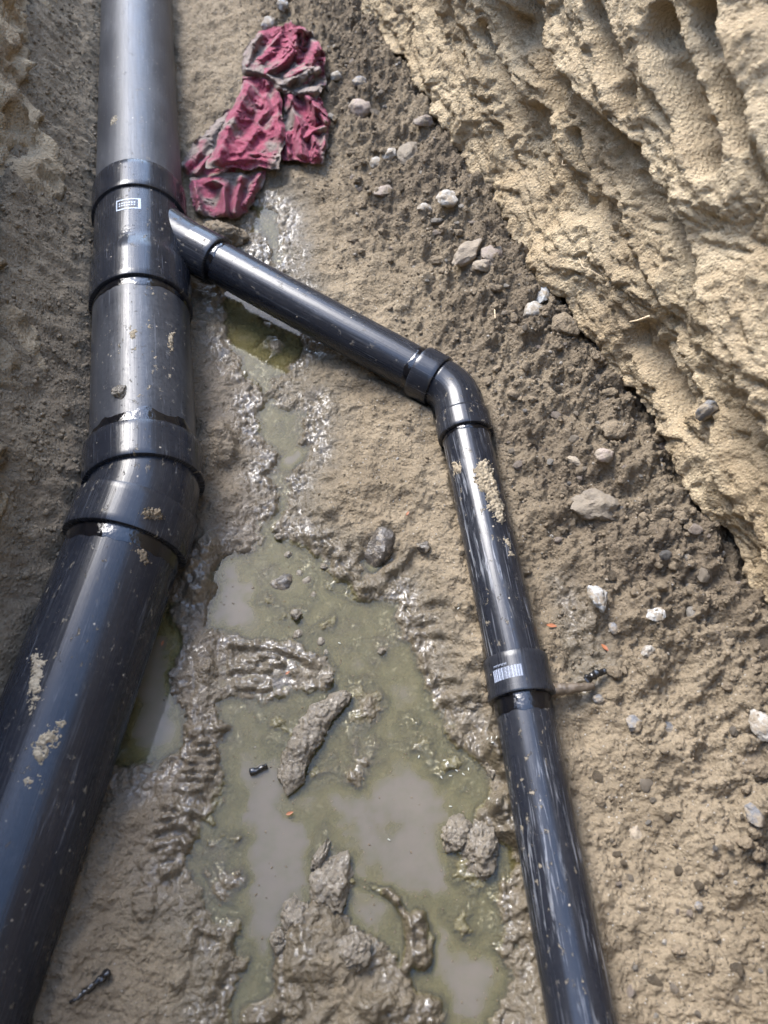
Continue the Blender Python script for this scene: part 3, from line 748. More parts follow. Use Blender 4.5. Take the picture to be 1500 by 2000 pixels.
for k in range(9):      # worn row of tiny digits above the bars
    x0 = q0[0]+aw*(3+k*2.6); st = q0[1]-hs*.5-.0085
    dg.append(surf_quad(B_cpl, dB3, RB, x0, x0+aw*1.3, st, st+.0011, n=2))
    dg.append(surf_quad(B_cpl, dB3, RB, x0+aw*.9*(k % 2), x0+aw*(.9*(k % 2)+.4), st+.0011, st+.003, n=2))
sub('number_print', merge(dg), M_PRINT, o_cpl)
cW = A_bend
def on_main(px, py, r=rb_): return ang_at(A_bend, dA1, r, px, py)
k0, k1_ = on_main(227, 404), on_main(275, 393)
fr_ = []
a0, a1_, sA, sB = k0[0], k1_[0], on_main(250, 388)[1], on_main(250, 408)[1]
w1 = (a1_-a0)*.05; h1 = (sB-sA)*.1
fr_ = [surf_quad(A_bend, dA1, rb_, a0, a1_, sA, sA+h1), surf_quad(A_bend, dA1, rb_, a0, a1_, sB-h1, sB), surf_quad(A_bend, dA1, rb_, a0, a0+w1, sA+h1, sB-h1), surf_quad(A_bend, dA1, rb_, a1_-w1*2.2, a1_, sA+h1, sB-h1)]
for row in (.32, .55):
    for k in range(7):
        x0 = a0+(a1_-a0)*(.12+.1*k); s0 = sA+(sB-sA)*row
        fr_.append(surf_quad(A_bend, dA1, rb_, x0, x0+(a1_-a0)*.06, s0, s0+(sB-sA)*.12, n=2))
sub('white_label', merge(fr_), M_STICK, o_wye)
tx = []
for r_, py_ in enumerate((441, 447, 453, 459)):
    sA = on_main(250, py_)[1]
    for k in range(8):
        if (k*7+r_*3) % 5 == 0: continue
        x0 = on_main(238, py_)[0]; x1 = on_main(264, py_)[0]; xx = x0+(x1-x0)*k/8
        tx.append(surf_quad(A_bend, dA1, rb_, xx, xx+(x1-x0)*.08, sA, sA+.0022, n=2))
sub('moulded_lettering', merge(tx), M_CEM, o_wye)

# dried mud stuck on the pipes
def mud_patch(c, dirv, r, corners, seed, thick, parent, thr=0., mat=None):
    pa = [ang_at(c, dirv, r, *p) for p in corners]
    A = np.array(pa); lo = A.min(0)-[.06, .004]; hi = A.max(0)+[.06, .004]
    na = max(12, int((hi[0]-lo[0])*r/.0012)); ns = max(12, int((hi[1]-lo[1])/.0012))
    a, s = np.meshgrid(np.linspace(lo[0], hi[0], na), np.linspace(lo[1], hi[1], ns)); a, s = a.ravel(), s.ravel()
    sdv = poly_sd(np.stack([A[:, 0]*r, A[:, 1]], 1), a*r, s)
    m = -sdv/.006+1.1*fbm2(a*r*90+seed, s*90, 4, seed)+.9*fbm2(a*r*330, s*330+seed, 3, seed+3)-.35-thr
    hgt = np.clip(m, 0, 1.2)*thick*(.75+.5*fbm2(a*r*220, s*220, 3, seed+7))
    d, sd_, up = frame(dirv); rr = r-.0008+hgt+np.where(m > 0, .0012, 0)
    V = c+d*s[:, None]+rr[:, None]*(np.sin(a)[:, None]*sd_+np.cos(a)[:, None]*up)-OFFS
    F = grid_faces(ns, na); F = F[(m[F] > -.4).any(1)]
    u_ = np.unique(F); rm = np.zeros(len(V), int); rm[u_] = np.arange(len(u_))
    return mesh_np('mud_patch', V[u_], rm[F], mat or M_DRIED, parent)
mud_patch(B_elb, dB2, R2, [(928,900),(955,898),(972,950),(985,1000),(988,1022),(965,1015),(940,960),(925,935)], 3, .004, o_low)
mud_patch(B_elb, dB2, R2, [(885,905),(898,895),(900,920),(888,938)], 5, .003, o_low)
mud_patch(B_elb, dB2, R2, [(985,1052),(996,1055),(1003,1085),(992,1085)], 6, .002, o_low)
mud_patch(A_bend, dA2, R1, [(70,1440),(115,1405),(128,1415),(110,1450),(85,1485),(62,1490)], 7, .0035, o_near)
mud_patch(A_bend, dA2, R1, [(42,1520),(70,1512),(78,1530),(55,1540)], 8, .0025, o_near)
mud_patch(A_bend, dA2, R1, [(58,1280),(78,1262),(95,1300),(82,1370),(55,1400),(50,1330)], 9, .002, o_near, .5)
mud_patch(A_bend, dA2, RCB, [(272,995),(300,990),(325,1008),(315,1018),(285,1015)], 10, .006, o_bend, mat=M_CLOD)
mud_patch(A_bend, dA2, R1, [(250,1060),(285,1070),(300,1100),(270,1105)], 12, .002, o_near, .5, mat=M_CLOD)
for k_, q_ in enumerate([[(245,645),(272,640),(275,662),(250,668)],[(282,622),(298,615),(302,655),(290,660)],[(226,682),(240,678),(236,698),(222,696)],[(262,765),(290,755),(285,775),(262,780)],[(292,700),(308,690),(312,720),(300,730)],[(270,795),(300,790),(300,800),(275,804)]]):
    mud_patch(A_bend, dA1, R1, q_, 30+k_, .0016, o_mid, .9)
mud_patch(A_bend, dA1, R1, [(286,560),(306,558),(310,580),(290,585)], 14, .0014, o_mid, .9)
mud_patch(A_bend, dA1, R1, [(325,650),(345,640),(342,690),(330,690)], 15, .002, o_mid, .5)
mud_patch(A_bend, dA1, R1, [(214,235),(232,225),(226,240),(216,246)], 16, .002, o_up, -.2)

# ------------------------------------------------------------------ stones
def icosphere(sub_):
    bm = bmesh.new(); bmesh.ops.create_icosphere(bm, subdivisions=sub_, radius=1)
    V = np.array([v.co[:] for v in bm.verts]); F = np.array([[v.index for v in f.verts] for f in bm.faces]); bm.free(); return V, F
ICO = {k: icosphere(k) for k in (1, 2, 3, 4, 5)}
def rock(seed, sub_=4, angular=.6, rough=.12, scale=(1, 1, 1)):
    V, F = ICO[sub_]; V = V.copy(); r = np.random.default_rng(seed)
    for k in range(int(5+9*angular)):
        n = r.normal(size=3); n /= np.linalg.norm(n); d = r.uniform(.55, .95)
        dd = V @ n-d; V -= np.clip(dd, 0, None)[:, None]*n*(.55+.45*angular)
    V *= 1+rough*fbm3(V*1.6+seed*3.3, 4, seed % 40)[:, None]
    V *= np.asarray(scale)
    return V, F
def rot(a, axis='z'):
    return np.array(Matrix.Rotation(a, 3, axis.upper()))
def put_rock(name, px, py, wpx, lpx, ang, mat, label, cat='stone', group=None, seed=0, angular=.6, flat=.65, sink=.4, rough=.16, zoff=0., sub_=4, pos=None, sz=None):
    """a stone of wpx by lpx photo pixels lying on the floor"""
    p = np.array(pos) if pos is not None else P(px, py, .03)
    if pos is None:
        for _ in range(4):
            p = P(px, py, float(floor_z(p[0], p[1])[0])+.01)
        p[2] = float(floor_z(p[0], p[1])[0])
    a, b_ = (px_size(px, py, wpx/2), px_size(px, py, lpx/2)) if sz is None else sz
    c = min(a, b_)*flat*1.2
    V, F = rock(seed, sub_, angular, rough, (a, b_, c)); V = V @ rot(math.radians(ang)).T
    o = mesh_np(name, V, F, mat, smooth=True)
    if angular > .45: hard(o, 28)
    o.location = (p[0], p[1], p[2]+c*(1-2*sink)+zoff)
    if label: tag(o, label, cat, group)
    return o
put_rock('stone', 961, 476, 44, 62, -25, M_ST_PINK, 'pinkish angular stone, largest of the pair leaning together right of the branch pipe', seed=1, angular=.8)
put_rock('stone', 915, 488, 40, 80, -38, M_ST_BROWN, 'long tan stone leaning against the pinkish angular stone', seed=2, angular=.5, flat=.8, rough=.2)
put_rock('stone', 944, 521, 38, 26, 0, M_ST_BROWN, 'small brown stone just below the pinkish angular stone', seed=3)
put_rock('stone', 1061, 566, 34, 52, -15, M_ST_WHITE, 'chalky white upright stone at the foot of the right wall', seed=4, angular=.8)
put_rock('stone', 1043, 602, 46, 40, 20, M_ST_PALE, 'rounded tan stone under the chalky white upright stone', seed=5, angular=.3)
put_rock('stone', 1033, 470, 18, 30, 10, M_ST_WHITE, 'white stone chip under the lip of the right wall', seed=6)
put_rock('stone', 1163, 984, 96, 66, -8, M_ST_BROWN, 'largest tan rock in the loose soil right of the branch pipe', seed=7, angular=.7, flat=.75, rough=.28)
put_rock('stone', 1205, 836, 58, 44, 20, M_CLOD, 'dark brown lump above the pink pebble by the right wall', seed=8, angular=.3, rough=.2)
put_rock('stone', 1184, 879, 34, 28, 0, M_ST_PINK, 'pale pink pebble below the dark brown lump by the right wall', seed=9, angular=.4)
put_rock('stone', 1124, 896, 40, 24, -15, M_ST_BROWN, 'flat brown stone left of the pale pink pebble', seed=10)
put_rock('stone', 1279, 1203, 36, 32, 30, M_ST_WHITE, 'whitish grey flat chip, clean and square edged, lower right of the rubble', seed=11, angular=1, flat=.4)
put_rock('stone', 1168, 1164, 34, 54, 10, M_ST_WHITE, 'crumbly white lump in the wet soil beside the branch pipe', seed=12, angular=.3, rough=.35)
put_rock('stone', 830, 398, 28, 26, 0, M_ST_PALE, 'bluish white pebble, left one of two in the gravel above the branch pipe', seed=13)
put_rock('stone', 873, 405, 40, 34, 15, M_ST_PALE, 'pale stone right of the bluish white pebble in the gravel', seed=14, angular=.6)
put_rock('stone', 704, 214, 40, 46, 30, M_ST_PINK, 'pinkish pebble beside the right edge of the red rag', seed=15, angular=.3)
put_rock('stone', 656, 153, 24, 20, 10, M_ST_PALE, 'small yellowish round pebble at the upper right of the red rag', seed=16, angular=.2)
put_rock('stone', 704, 158, 30, 22, 0, M_ST_GREY, 'smooth grey pebble right of the yellowish pebble', seed=17, angular=.2)
put_rock('stone', 552, 8, 22, 24, 20, M_ST_WHITE, 'white pebble above the top of the red rag', seed=18, angular=.2)
put_rock('stone', 522, 40, 26, 36, -20, M_ST_PALE, 'pale upright stone touching the top left of the red rag', seed=19)
put_rock('stone', 735, 311, 26, 36, 10, M_ST_PALE, 'pale angular stone, lower left of the bright pair right of the red rag', seed=20, angular=.8)
put_rock('stone', 760, 294, 24, 36, -20, M_ST_PALE, 'pale angular stone, upper right of the bright pair right of the red rag', seed=21, angular=.8)
put_rock('stone', 797, 287, 40, 60, -25, M_ST_BROWN, 'long brown cobble above the gravel near the right wall', seed=22, angular=.5)
put_rock('stone', 826, 254, 36, 26, 25, M_ST_PINK, 'rosy brown stone at the top of the long brown cobble', seed=23)
put_rock('stone', 748, 364, 34, 26, 20, M_ST_PINK, 'reddish stone at the bottom of the small heap right of the red rag', seed=24)
put_rock('stone', 1491, 1412, 46, 66, 0, M_ST_PALE, 'whitish stone cut by the right edge of the picture', seed=25, angular=.6)
put_rock('stone', 1480, 1484, 78, 66, 10, M_CLOD, 'broad grey brown slab below the whitish stone at the right edge', seed=26, angular=.6, flat=.45)
put_rock('stone', 1478, 1590, 40, 48, 0, M_ST_GREY, 'dark grey stone on the dry soil near the right edge', seed=27)
put_rock('stone', 1240, 1411, 40, 30, 20, M_ST_GREY, 'dark wet stone on the mud right of the coupling', seed=28)
put_rock('stone', 1310, 1420, 34, 26, -10, M_ST_GREY, 'small grey stone right of the dark wet stone by the coupling', seed=29)
put_rock('stone', 1172, 1361, 22, 18, 0, M_ST_GREY, 'bluish grey pebble at the tip of the brown root stub', seed=30, angular=.2)
put_rock('stone', 1246, 1624, 26, 30, 0, M_ST_BROWN, 'lone upright brown pebble on the fine dry soil at lower right', seed=31)
put_rock('stone', 1202, 1222, 20, 24, 0, M_ST_GREY, 'blue grey pebble right of the orange flake by the branch pipe', seed=32, angular=.2)
put_rock('stone', 1270, 1267, 28, 22, 10, M_ST_PALE, 'pale pebble below the clean flat chip', seed=33)
put_rock('stone', 1370, 1768, 16, 16, 0, M_ST_GREY, 'tiny grey pebble alone on the dry soil at lower right', seed=34, angular=.2)
put_rock('stone', 820, 700, 26, 20, 0, M_ST_PALE, None, seed=35) if False else None
put_rock('stone', 742, 1050, 62, 92, -22, M_ST_WET, 'dark wet rock half sunk in the mud left of the branch pipe', seed=36, angular=.6, flat=.9, sink=.2)
put_rock('stone', 551, 1139, 54, 40, 15, M_ST_WET, 'muddy egg shaped stone sitting in the puddle', seed=37, angular=.25, sink=.1)
put_rock('stone', 830, 1065, 32, 26, 10, M_ST_WET, 'small wet stone right of the half sunk dark rock', seed=38, sink=.2)
put_rock('stone', 1178, 672, 30, 26, 0, M_ST_PALE, 'pale stone wedged under the wall lip beside a dark hollow', seed=39)
put_rock('stone', 1105, 640, 46, 54, 20, M_CLOD, 'tan soil lump below the chalky white upright stone', seed=40, angular=.2, rough=.25)
o = put_rock('stone', 1408, 800, 30, 62, -25, M_ST_GREY, 'rounded dark grey stone bedded in the foot of the right wall', seed=41, angular=.3, pos=wall_pt(1408, 800), sz=(.012, .012)); o.scale = (1, 1, 1.9); o.rotation_euler = (0, .3, 0)
# balls of mud standing out of the water
for px, py, s in ((577,1199,24),(582,1238,24),(626,1251,18),(640,1325,22),(637,1272,14),(600,1136,26),(612,1160,16),(745,1270,16),(585,1118,16),(498,1206,14),(632,1105,16),(562,1082,18),(544,1046,18)):
    put_rock('mud_ball', px, py, s, s*.9, px % 90, M_WETCLOD, 'small wet mud ball standing out of the shallow puddle', 'mud lump', 'mud balls in the puddle', seed=100+px, angular=.1, rough=.25, sink=.2, sub_=3).location.z += .004
# smaller stones of the rubble
proto = {}
mats = [M_ST_BROWN]*4+[M_CLOD]*4+[M_ST_PINK]*2+[M_ST_PALE]*2+[M_ST_GREY]
rs = np.random.default_rng(42)
protos = []
for k in range(26):
    V, F = rock(300+k, 3, rs.uniform(.2, .9), .14, (1, rs.uniform(.65, .95), rs.uniform(.45, .75)))
    o = mesh_np('rubble_stone', V, F, mats[k % len(mats)]); hard(o, 30)
    protos.append(o)
cnt = 0; first = [True]*26; pts_used = []
kinds = {M_ST_BROWN.name: 'brown', M_CLOD.name: 'dull soil coated', M_ST_PINK.name: 'pinkish', M_ST_PALE.name: 'pale', M_ST_GREY.name: 'grey'}
def zone_label(col_, x, y):
    if y > 1.3: return f'small {col_} stone in the gravel between the red rag and the right wall'
    if y > .75: return f'small {col_} stone in the loose soil between elbow and right wall'
    if y > .35: return f'small {col_} stone in the rubble bank beside the lower branch pipe'
    return f'small {col_} stone scattered on the dry soil at the lower right'
tries = 0
while cnt < 190 and tries < 20000:
    tries += 1
    px, py = rs.uniform(640, 1500), rs.uniform(0, 1990)
    p = P(px, py, .04); dR = W0-(p[:2] @ WN)
    dens = max(0, 1-abs(dR-.10)/.16) if py < 1300 else .18
    if dR < .01 or rs.uniform() > dens: continue
    if seg_d(BRL, p[:1], p[1:2])[0] < .06 or seg_d(AXL, p[:1], p[1:2])[0] < .1: continue
    if sample(SD_P, p[:1], p[1:2])[0] < .05: continue
    s = .0042+.009*rs.uniform()**2.6
    if any((p[0]-a)**2+(p[1]-c_)**2 < (s+t)**2 for a, c_, t in pts_used): continue
    pts_used.append((p[0], p[1], s))
    k = rs.integers(26); o = protos[k]
    if not first[k]: o = o.copy(); COL.objects.link(o)
    first[k] = False
    z = float(floor_z(p[0], p[1])[0])
    o.location = (p[0], p[1], z+s*.02); o.scale = (s, s, s); o.rotation_euler = (rs.uniform(-.4, .4), rs.uniform(-.4, .4), rs.uniform(0, 6.3))
    lab = zone_label(kinds[o.data.materials[0].name], p[0], p[1])
    tag(o, lab, 'stone', lab.replace('stone', 'stones', 1)); cnt += 1
for k in range(26):
    if first[k]: bpy.data.objects.remove(protos[k])

# gravel and crumbs: nobody could count them
def scatter(n, seed, smin, smax, dens, lo, hi, sub_=2):
    r = np.random.default_rng(seed); tmpl = [rock(900+k, sub_, r.uniform(.1, .8), .34, (1, r.uniform(.65, 1), r.uniform(.5, .8))) for k in range(8)]
    Vs, Fs = [], []; k0 = 0
    x = r.uniform(lo[0], hi[0], n); y = r.uniform(lo[1], hi[1], n)
    d = dens(x, y); k = (r.uniform(size=n) < d) & (seg_d(BRL, x, y) > R2*.95) & (seg_d(AXL, x, y) > R1*1.02)
    x, y = x[k], y[k]; z = floor_z(x, y); s = smin+(smax-smin)*r.uniform(size=len(x))**3.
    for i in range(len(x)):
        V, F = tmpl[i % 8]
        a = r.uniform(0, 6.28); q_ = rot(a) @ rot(r.uniform(-.5, .5), 'x')
        Vs.append((V*s[i]) @ q_.T+[x[i], y[i], z[i]+s[i]*.2]); Fs.append(F+k0); k0 += len(V)
    return np.concatenate(Vs), np.concatenate(Fs)
def d_rub(x, y):
    dR = W0-(x*WN[0]+y*WN[1]); sp = sample(SD_P, x, y)
    return np.where(dR < 0, 0, sstep(.36, .1, dR+.06*fbm2(x*9, y*9, 3, 500)))*sstep(.03, .1, sp)
def d_thin(x, y): 
    sp = sample(SD_P, x, y); return .35*sstep(.03, .12, sp)*np.clip(.4+fbm2(x*8, y*8, 3, 501), 0, 1)
V0 = scatter(6500, 11, .003, .011, lambda x, y: d_rub(x, y)*np.clip(.5+.9*fbm2(x*9, y*9, 3, 70), 0, 1), (-.35, -.1), (.62, 2.1), 3)
o = mesh_np('soil_lumps', *V0, M_CLOD, smooth=True); structure(o, 'stuff')
V1 = scatter(26000, 1, .0011, .0045, d_rub, (-.35, -.1), (.62, 2.1), 1)
o = mesh_np('soil_crumbs', *V1, M_CLOD, smooth=True); structure(o, 'stuff')
V2 = scatter(2200, 2, .001, .004, lambda x, y: np.maximum(d_rub(x, y)*.8, d_thin(x, y)*.7), (-.6, -.1), (.62, 2.1))
o = mesh_np('gravel', *V2, M_ST_PALE, smooth=True); structure(o, 'stuff')
V3 = scatter(16000, 3, .0009, .0032, d_thin, (-.8, -.1), (.55, 2.1), 1)
o = mesh_np('soil_crumbs', *V3, M_CLOD, smooth=True); structure(o, 'stuff')

def d_left(x, y):
    dL = LOFF(x*LD[0]+y*LD[1])-(x*LN[0]+y*LN[1]); return np.where(dL < -.05, 0, sstep(.2, .1, dL))*np.clip(.6+.8*fbm2(x*9, y*9, 3, 502), 0, 1)
V4 = scatter(26000, 4, .0012, .006, d_left, (-1.0, .1), (-.35, 2.3), 1)
o = mesh_np('soil_crumbs', *V4, M_CLOD, smooth=True); structure(o, 'stuff')

# ------------------------------------------------------------------ lumps of mud in the puddle
def clump(name, px, py, wpx, lpx, ang, hgt, label, mat, seed, z=.0, taper=0.):
    V, F = ICO[5]; V = V.copy()
    V = V*(1+.30*fbm3(V*1.3+seed, 4, seed)[:, None]+.10*fbm3(V*5+seed, 4, seed+2)[:, None])
    rdg = 1-np.abs(fbm3(V*3.1+seed*2, 3, seed+5))
    V *= (1+.12*(rdg[:, None]-.6))
    V[:, 2] = np.clip(V[:, 2], -.6, None)
    V *= (px_size(px, py, wpx/2), px_size(px, py, lpx/2)/.85, hgt)
    V = V @ rot(math.radians(ang)).T
    o = mesh_np(name, V, F, mat); p = P(px, py, z+hgt*.2); o.location = (p[0], p[1], z-.2*hgt)
    return tag(o, label, 'mud lump')
# the long curved clod: swept along a bent line
pts = [(561,1555,.6),(568,1525,.95),(572,1495,1.0),(583,1465,1.1),(597,1440,1.15),(612,1415,1.05),(632,1390,1.0),(655,1372,.8),(678,1360,.55),(688,1356,.2)]
C = np.array([P(a, c_, .006) for a, c_, r_ in pts]); rr = np.array([.0005]+[r_*.0165 for a, c_, r_ in pts[1:-1]]+[.0005])
tt = np.linspace(0, len(pts)-1, 120)
C = np.stack([np.interp(tt, range(len(pts)), C[:, k]) for k in range(3)], 1); rr = np.interp(tt, range(len(pts)), rr)
for _ in range(6): C[1:-1] = (C[:-2]+C[1:-1]*2+C[2:])/4
V, F, U = sweep(C, rr)
ctr = np.repeat(C, NSEG+1, 0); dv = V-ctr
V = ctr+dv*(1+.30*fbm3(V*45, 4, 61)[:, None]+.16*fbm3(V*190, 3, 62)[:, None])*np.array([1, 1, .85])
tag(mesh_np('mud_clod', V, F, M_WETCLOD), 'long curved clod of wet clay lying in the puddle', 'mud lump')
clump('mud_clod', 893, 1632, 70, 56, 20, .022, 'rough double headed mud lump near the branch pipe, its paler upper head', M_WETCLOD, 71)
clump('mud_clod', 938, 1658, 66, 88, -10, .026, 'biggest rough grey mud lump in the puddle beside the lower branch pipe', M_WETCLOD, 72)
clump('mud_clod', 648, 1722, 92, 86, -20, .024, 'smooth sided pointed mud lump above the mound at the bottom', M_WETCLOD, 73)
clump('mud_clod', 627, 1672, 24, 52, -25, .014, 'narrow mud finger above the pointed mud lump', M_WETCLOD, 74)
clump('mud_clod', 578, 1795, 58, 66, 10, .022, 'mud knob at the upper left shoulder of the bottom mound', M_WETCLOD, 75)
clump('mud_clod', 545, 1838, 38, 40, 10, .018, 'small wet mud knob at the left edge of the bottom mound', M_WETCLOD, 76)
clump('mud_clod', 978, 1592, 44, 50, 30, .018, 'spiky mud lump touching the branch pipe above the grey lump', M_WETCLOD, 77)
clump('mud_clod', 965, 1490, 34, 60, 10, .014, 'crumbly mud lump touching the branch pipe below the coupling', M_WETCLOD, 78)
clump('mud_clod', 430, 455, 88, 50, -5, .03, 'brown earth clod behind the mouth of the wye branch', M_CLOD, 79, z=.02)
clump('mud_clod', 930, 1370, 60, 46, 5, .018, 'wet mud lump left of the coupling', M_WETCLOD, 80)
clump('mud_clod', 1240, 945, 110, 60, 35, .03, 'brown crumbling clod right of the largest tan rock', M_CLOD, 81, z=.03)
clump('mud_clod', 690, 1860, 70, 52, 20, .012, 'flat mud flap on the right shoulder of the bottom mound', M_WETCLOD, 82, z=.02)
clump('mud_clod', 233, 763, 24, 22, 0, .008, 'small wet mud clod stuck on top of the main pipe', M_WETCLOD, 83, z=ZA+R1)

# ------------------------------------------------------------------ red rag: folded panels of one cloth
def coons(left, right, n=70, m=90):
    """panel between two px polylines (both listed top to bottom)"""
    def res(l, k):
        l = np.array(l, float); s = np.r_[0, np.cumsum(np.linalg.norm(np.diff(l, axis=0), axis=1))]; s /= s[-1]
        t = np.linspace(0, 1, k); return np.stack([np.interp(t, s, l[:, 0]), np.interp(t, s, l[:, 1])], 1)
    Lp, Rp = res(left, m), res(right, m); t = np.linspace(0, 1, n)[None, :, None]
    return Lp[:, None]*(1-t)+Rp[:, None]*t
RAGV, RAGF, RAGU, RAGM = [], [], [], []; rk = 0
def pbd(X, fh, fv, floor_, iters, seed, hold, g0=.00035):
    """let a slack cloth buckle and settle: distance constraints, gravity, ground"""
    T0 = X.copy(); m, n = X.shape[:2]
    rh = np.linalg.norm(np.diff(X, axis=1), axis=2)*fh; rv = np.linalg.norm(np.diff(X, axis=0), axis=2)*fv
    r = np.random.default_rng(seed); Vv = np.zeros_like(X)
    def con(A, B, L, kk, only_short=False):
        d = B-A; l = np.linalg.norm(d, axis=-1, keepdims=True)+1e-9; c = (l-L[..., None])/l*d*.5*kk
        if only_short: c = np.where(l < L[..., None], c, 0)
        A += c; B -= c
    dr = np.sqrt(rh[:-1]**2+rv[:, :-1]**2)
    for it in range(iters):
        Vv *= .9; Vv[..., 2] -= g0; X0 = X.copy(); X += Vv
        for _ in range(4):
            for o in (0, 1):
                con(X[:, o:n-1:2], X[:, o+1::2], rh[:, o::2], .9); con(X[o:m-1:2], X[o+1::2], rv[o::2], .9)
            for o in (0, 1):
                con(X[o:m-1:2, :-1], X[o+1::2, 1:], dr[o::2], .35); con(X[o:m-1:2, 1:], X[o+1::2, :-1], dr[o::2], .35)
            X[..., 2] = np.maximum(X[..., 2], floor_)
            X[..., :2] += (T0[..., :2]-X[..., :2])*hold[..., None]
        Vv = np.clip(X-X0, -.004, .004)
    return X
def rag_panel(left, right, z0, fh, fv, seed, mudlvl, folds, size=(56, 76)):
    global rk
    G_ = coons(left, right, *size); m, n = G_.shape[:2]
    G_ = G_+5*np.stack([fbm2(G_[..., 0]*.03+seed, G_[..., 1]*.03, 3, seed), fbm2(G_[..., 0]*.03, G_[..., 1]*.03+seed, 3, seed+1)], -1)
    t, v = np.meshgrid(np.linspace(0, 1, n), np.linspace(0, 1, m)); ed = np.minimum(np.minimum(t, 1-t), np.minimum(v, 1-v))
    g2 = G_.reshape(-1, 2)
    u_ = (g2[:, 0]-750)/FPX; q_ = (g2[:, 1]-1000)/FPX; dy_ = math.cos(TH)-q_*math.sin(TH); dz_ = -math.sin(TH)-q_*math.cos(TH)
    z_ = np.full(len(g2), z0+.03)
    jx = 5*fbm2(g2[:, 0]*.018, g2[:, 1]*.018, 2, seed+40); jy = 5*fbm2(g2[:, 0]*.018, g2[:, 1]*.018, 2, seed+41)
    fo = np.zeros(len(g2))
    for q, w_, h_ in folds:
        d = seg_d(np.array(q, float), g2[:, 0]+jx, g2[:, 1]+jy); fo = np.maximum(fo, h_*np.exp(-(d/w_)**1.5))
    for _ in range(3):
        T_ = (z_-CAM_H)/dz_; fz = floor_z(u_*T_, dy_*T_); z_ = fz+z0+fo*np.clip(ed.ravel()/.08, .3, 1)
    T_ = (z_-CAM_H)/dz_; fz = floor_z(u_*T_, dy_*T_).reshape(m, n)
    X = np.stack([u_*T_, dy_*T_, z_], -1).reshape(m, n, 3)
    edz = np.clip(ed/.16, 0, 1)
    X = pbd(X, fh, fv, fz+.003+z0*edz*.7, 0, seed, .12+.16*(ed < .01))
    # finer grid with the weave's small unevenness
    def up(A):
        B = np.empty((A.shape[0]*2-1,)+A.shape[1:]); B[::2] = A; B[1::2] = (A[1:]+A[:-1])/2; return B
    def up2(A): return np.swapaxes(up(np.swapaxes(up(A), 0, 1)), 0, 1)
    def sm(A):
        B = A.copy(); B[1:-1, 1:-1] = (A[1:-1, 1:-1]*4+A[:-2, 1:-1]+A[2:, 1:-1]+A[1:-1, :-2]+A[1:-1, 2:])/8; return B
    X = sm(sm(sm(sm(up2(X))))); E_ = up2(ed); Tt, Vt = up2(t), up2(v); m, n = X.shape[:2]
    V = X.reshape(-1, 3); V[:, 2] += .0026*fbm2(V[:, 0]*34, V[:, 1]*34, 2, seed+8)+.0014*ridged2(V[:, 0]*20+V[:, 1]*12, V[:, 1]*9, 2, seed+12)+.0003*fbm2(V[:, 0]*120, V[:, 1]*120, 3, seed+9)
    V[:, 2] = np.maximum(V[:, 2], floor_z(V[:, 0], V[:, 1])+.0015)
    F = grid_faces(m, n); k = len(V)
    V2_ = V.copy(); V2_[:, 2] -= .002
    bd = np.concatenate([np.arange(n), n*np.arange(1, m)+n-1, n*(m-1)+np.arange(n-2, -1, -1), n*np.arange(m-2, 0, -1)])
    side = np.stack([bd, np.roll(bd, -1), np.roll(bd, -1)+k, bd+k], 1)
    RAGV.append(np.concatenate([V, V2_])); RAGF.append(np.concatenate([F, F[:, ::-1]+k, side])+rk)
    U_ = np.stack([Tt.ravel()*.12, Vt.ravel()*.16], 1); RAGU.append(np.concatenate([U_, U_]))
    mm_ = mudlvl+.06+.85*fbm2(V[:, 0]*12, V[:, 1]*12, 3, seed+20)+.4*np.exp(-E_.ravel()/.04)
    RAGM.append(np.concatenate([mm_, mm_])); rk += 2*k
zf = .0
rag_panel([(512,60),(478,92),(468,126),(492,152)], [(575,50),(612,62),(634,105),(636,140),(600,172)], zf+.012, 1.04, 1.03, 1, .2,
 [([(506,70),(486,108),(478,140)], 11, .03), ([(548,58),(532,95),(500,130)], 10, .018), ([(590,58),(572,95),(560,118),(520,150)], 13, .042), ([(622,90),(606,128),(565,155)], 11, .036), ([(632,120),(620,150),(598,168)], 8, .025)])
rag_panel([(470,122),(474,142),(492,162)], [(632,122),(637,165),(618,200)], zf+.022, 1.03, 1.05, 2, .9,
 [([(476,135),(520,146),(548,165)], 8, .03), ([(632,126),(600,146),(565,160)], 9, .034), ([(628,180),(600,178),(566,192)], 8, .026), ([(545,170),(552,200)], 8, .03)], (60, 40))
rag_panel([(552,165),(556,225),(545,290),(556,312)], [(622,180),(648,238),(640,285),(628,316)], zf+.012, 1.04, 1.03, 4, .15,
 [([(566,200),(585,250),(588,312)], 10, .034), ([(604,188),(626,225),(640,240)], 9, .038), ([(640,246),(605,262),(596,268)], 8, .03), ([(612,268),(616,314)], 8, .026), ([(560,262),(566,308)], 7, .022), ([(636,268),(630,312)], 7, .02)])
rag_panel([(446,215),(400,262),(352,318),(358,346)], [(520,200),(500,262),(470,330),(450,350)], zf+.004, 1.03, 1.02, 5, .8,
 [([(440,232),(395,290),(360,330)], 14, .018), ([(410,300),(380,340)], 8, .02)])
rag_panel([(372,345),(370,385),(383,416),(402,424)], [(518,335),(508,370),(480,415),(452,428)], zf+.008, 1.04, 1.02, 6, .3,
 [([(380,356),(390,410)], 9, .024), ([(412,350),(436,362),(440,418)], 10, .042), ([(470,345),(462,415)], 9, .034), ([(508,340),(484,395)], 8, .026)])
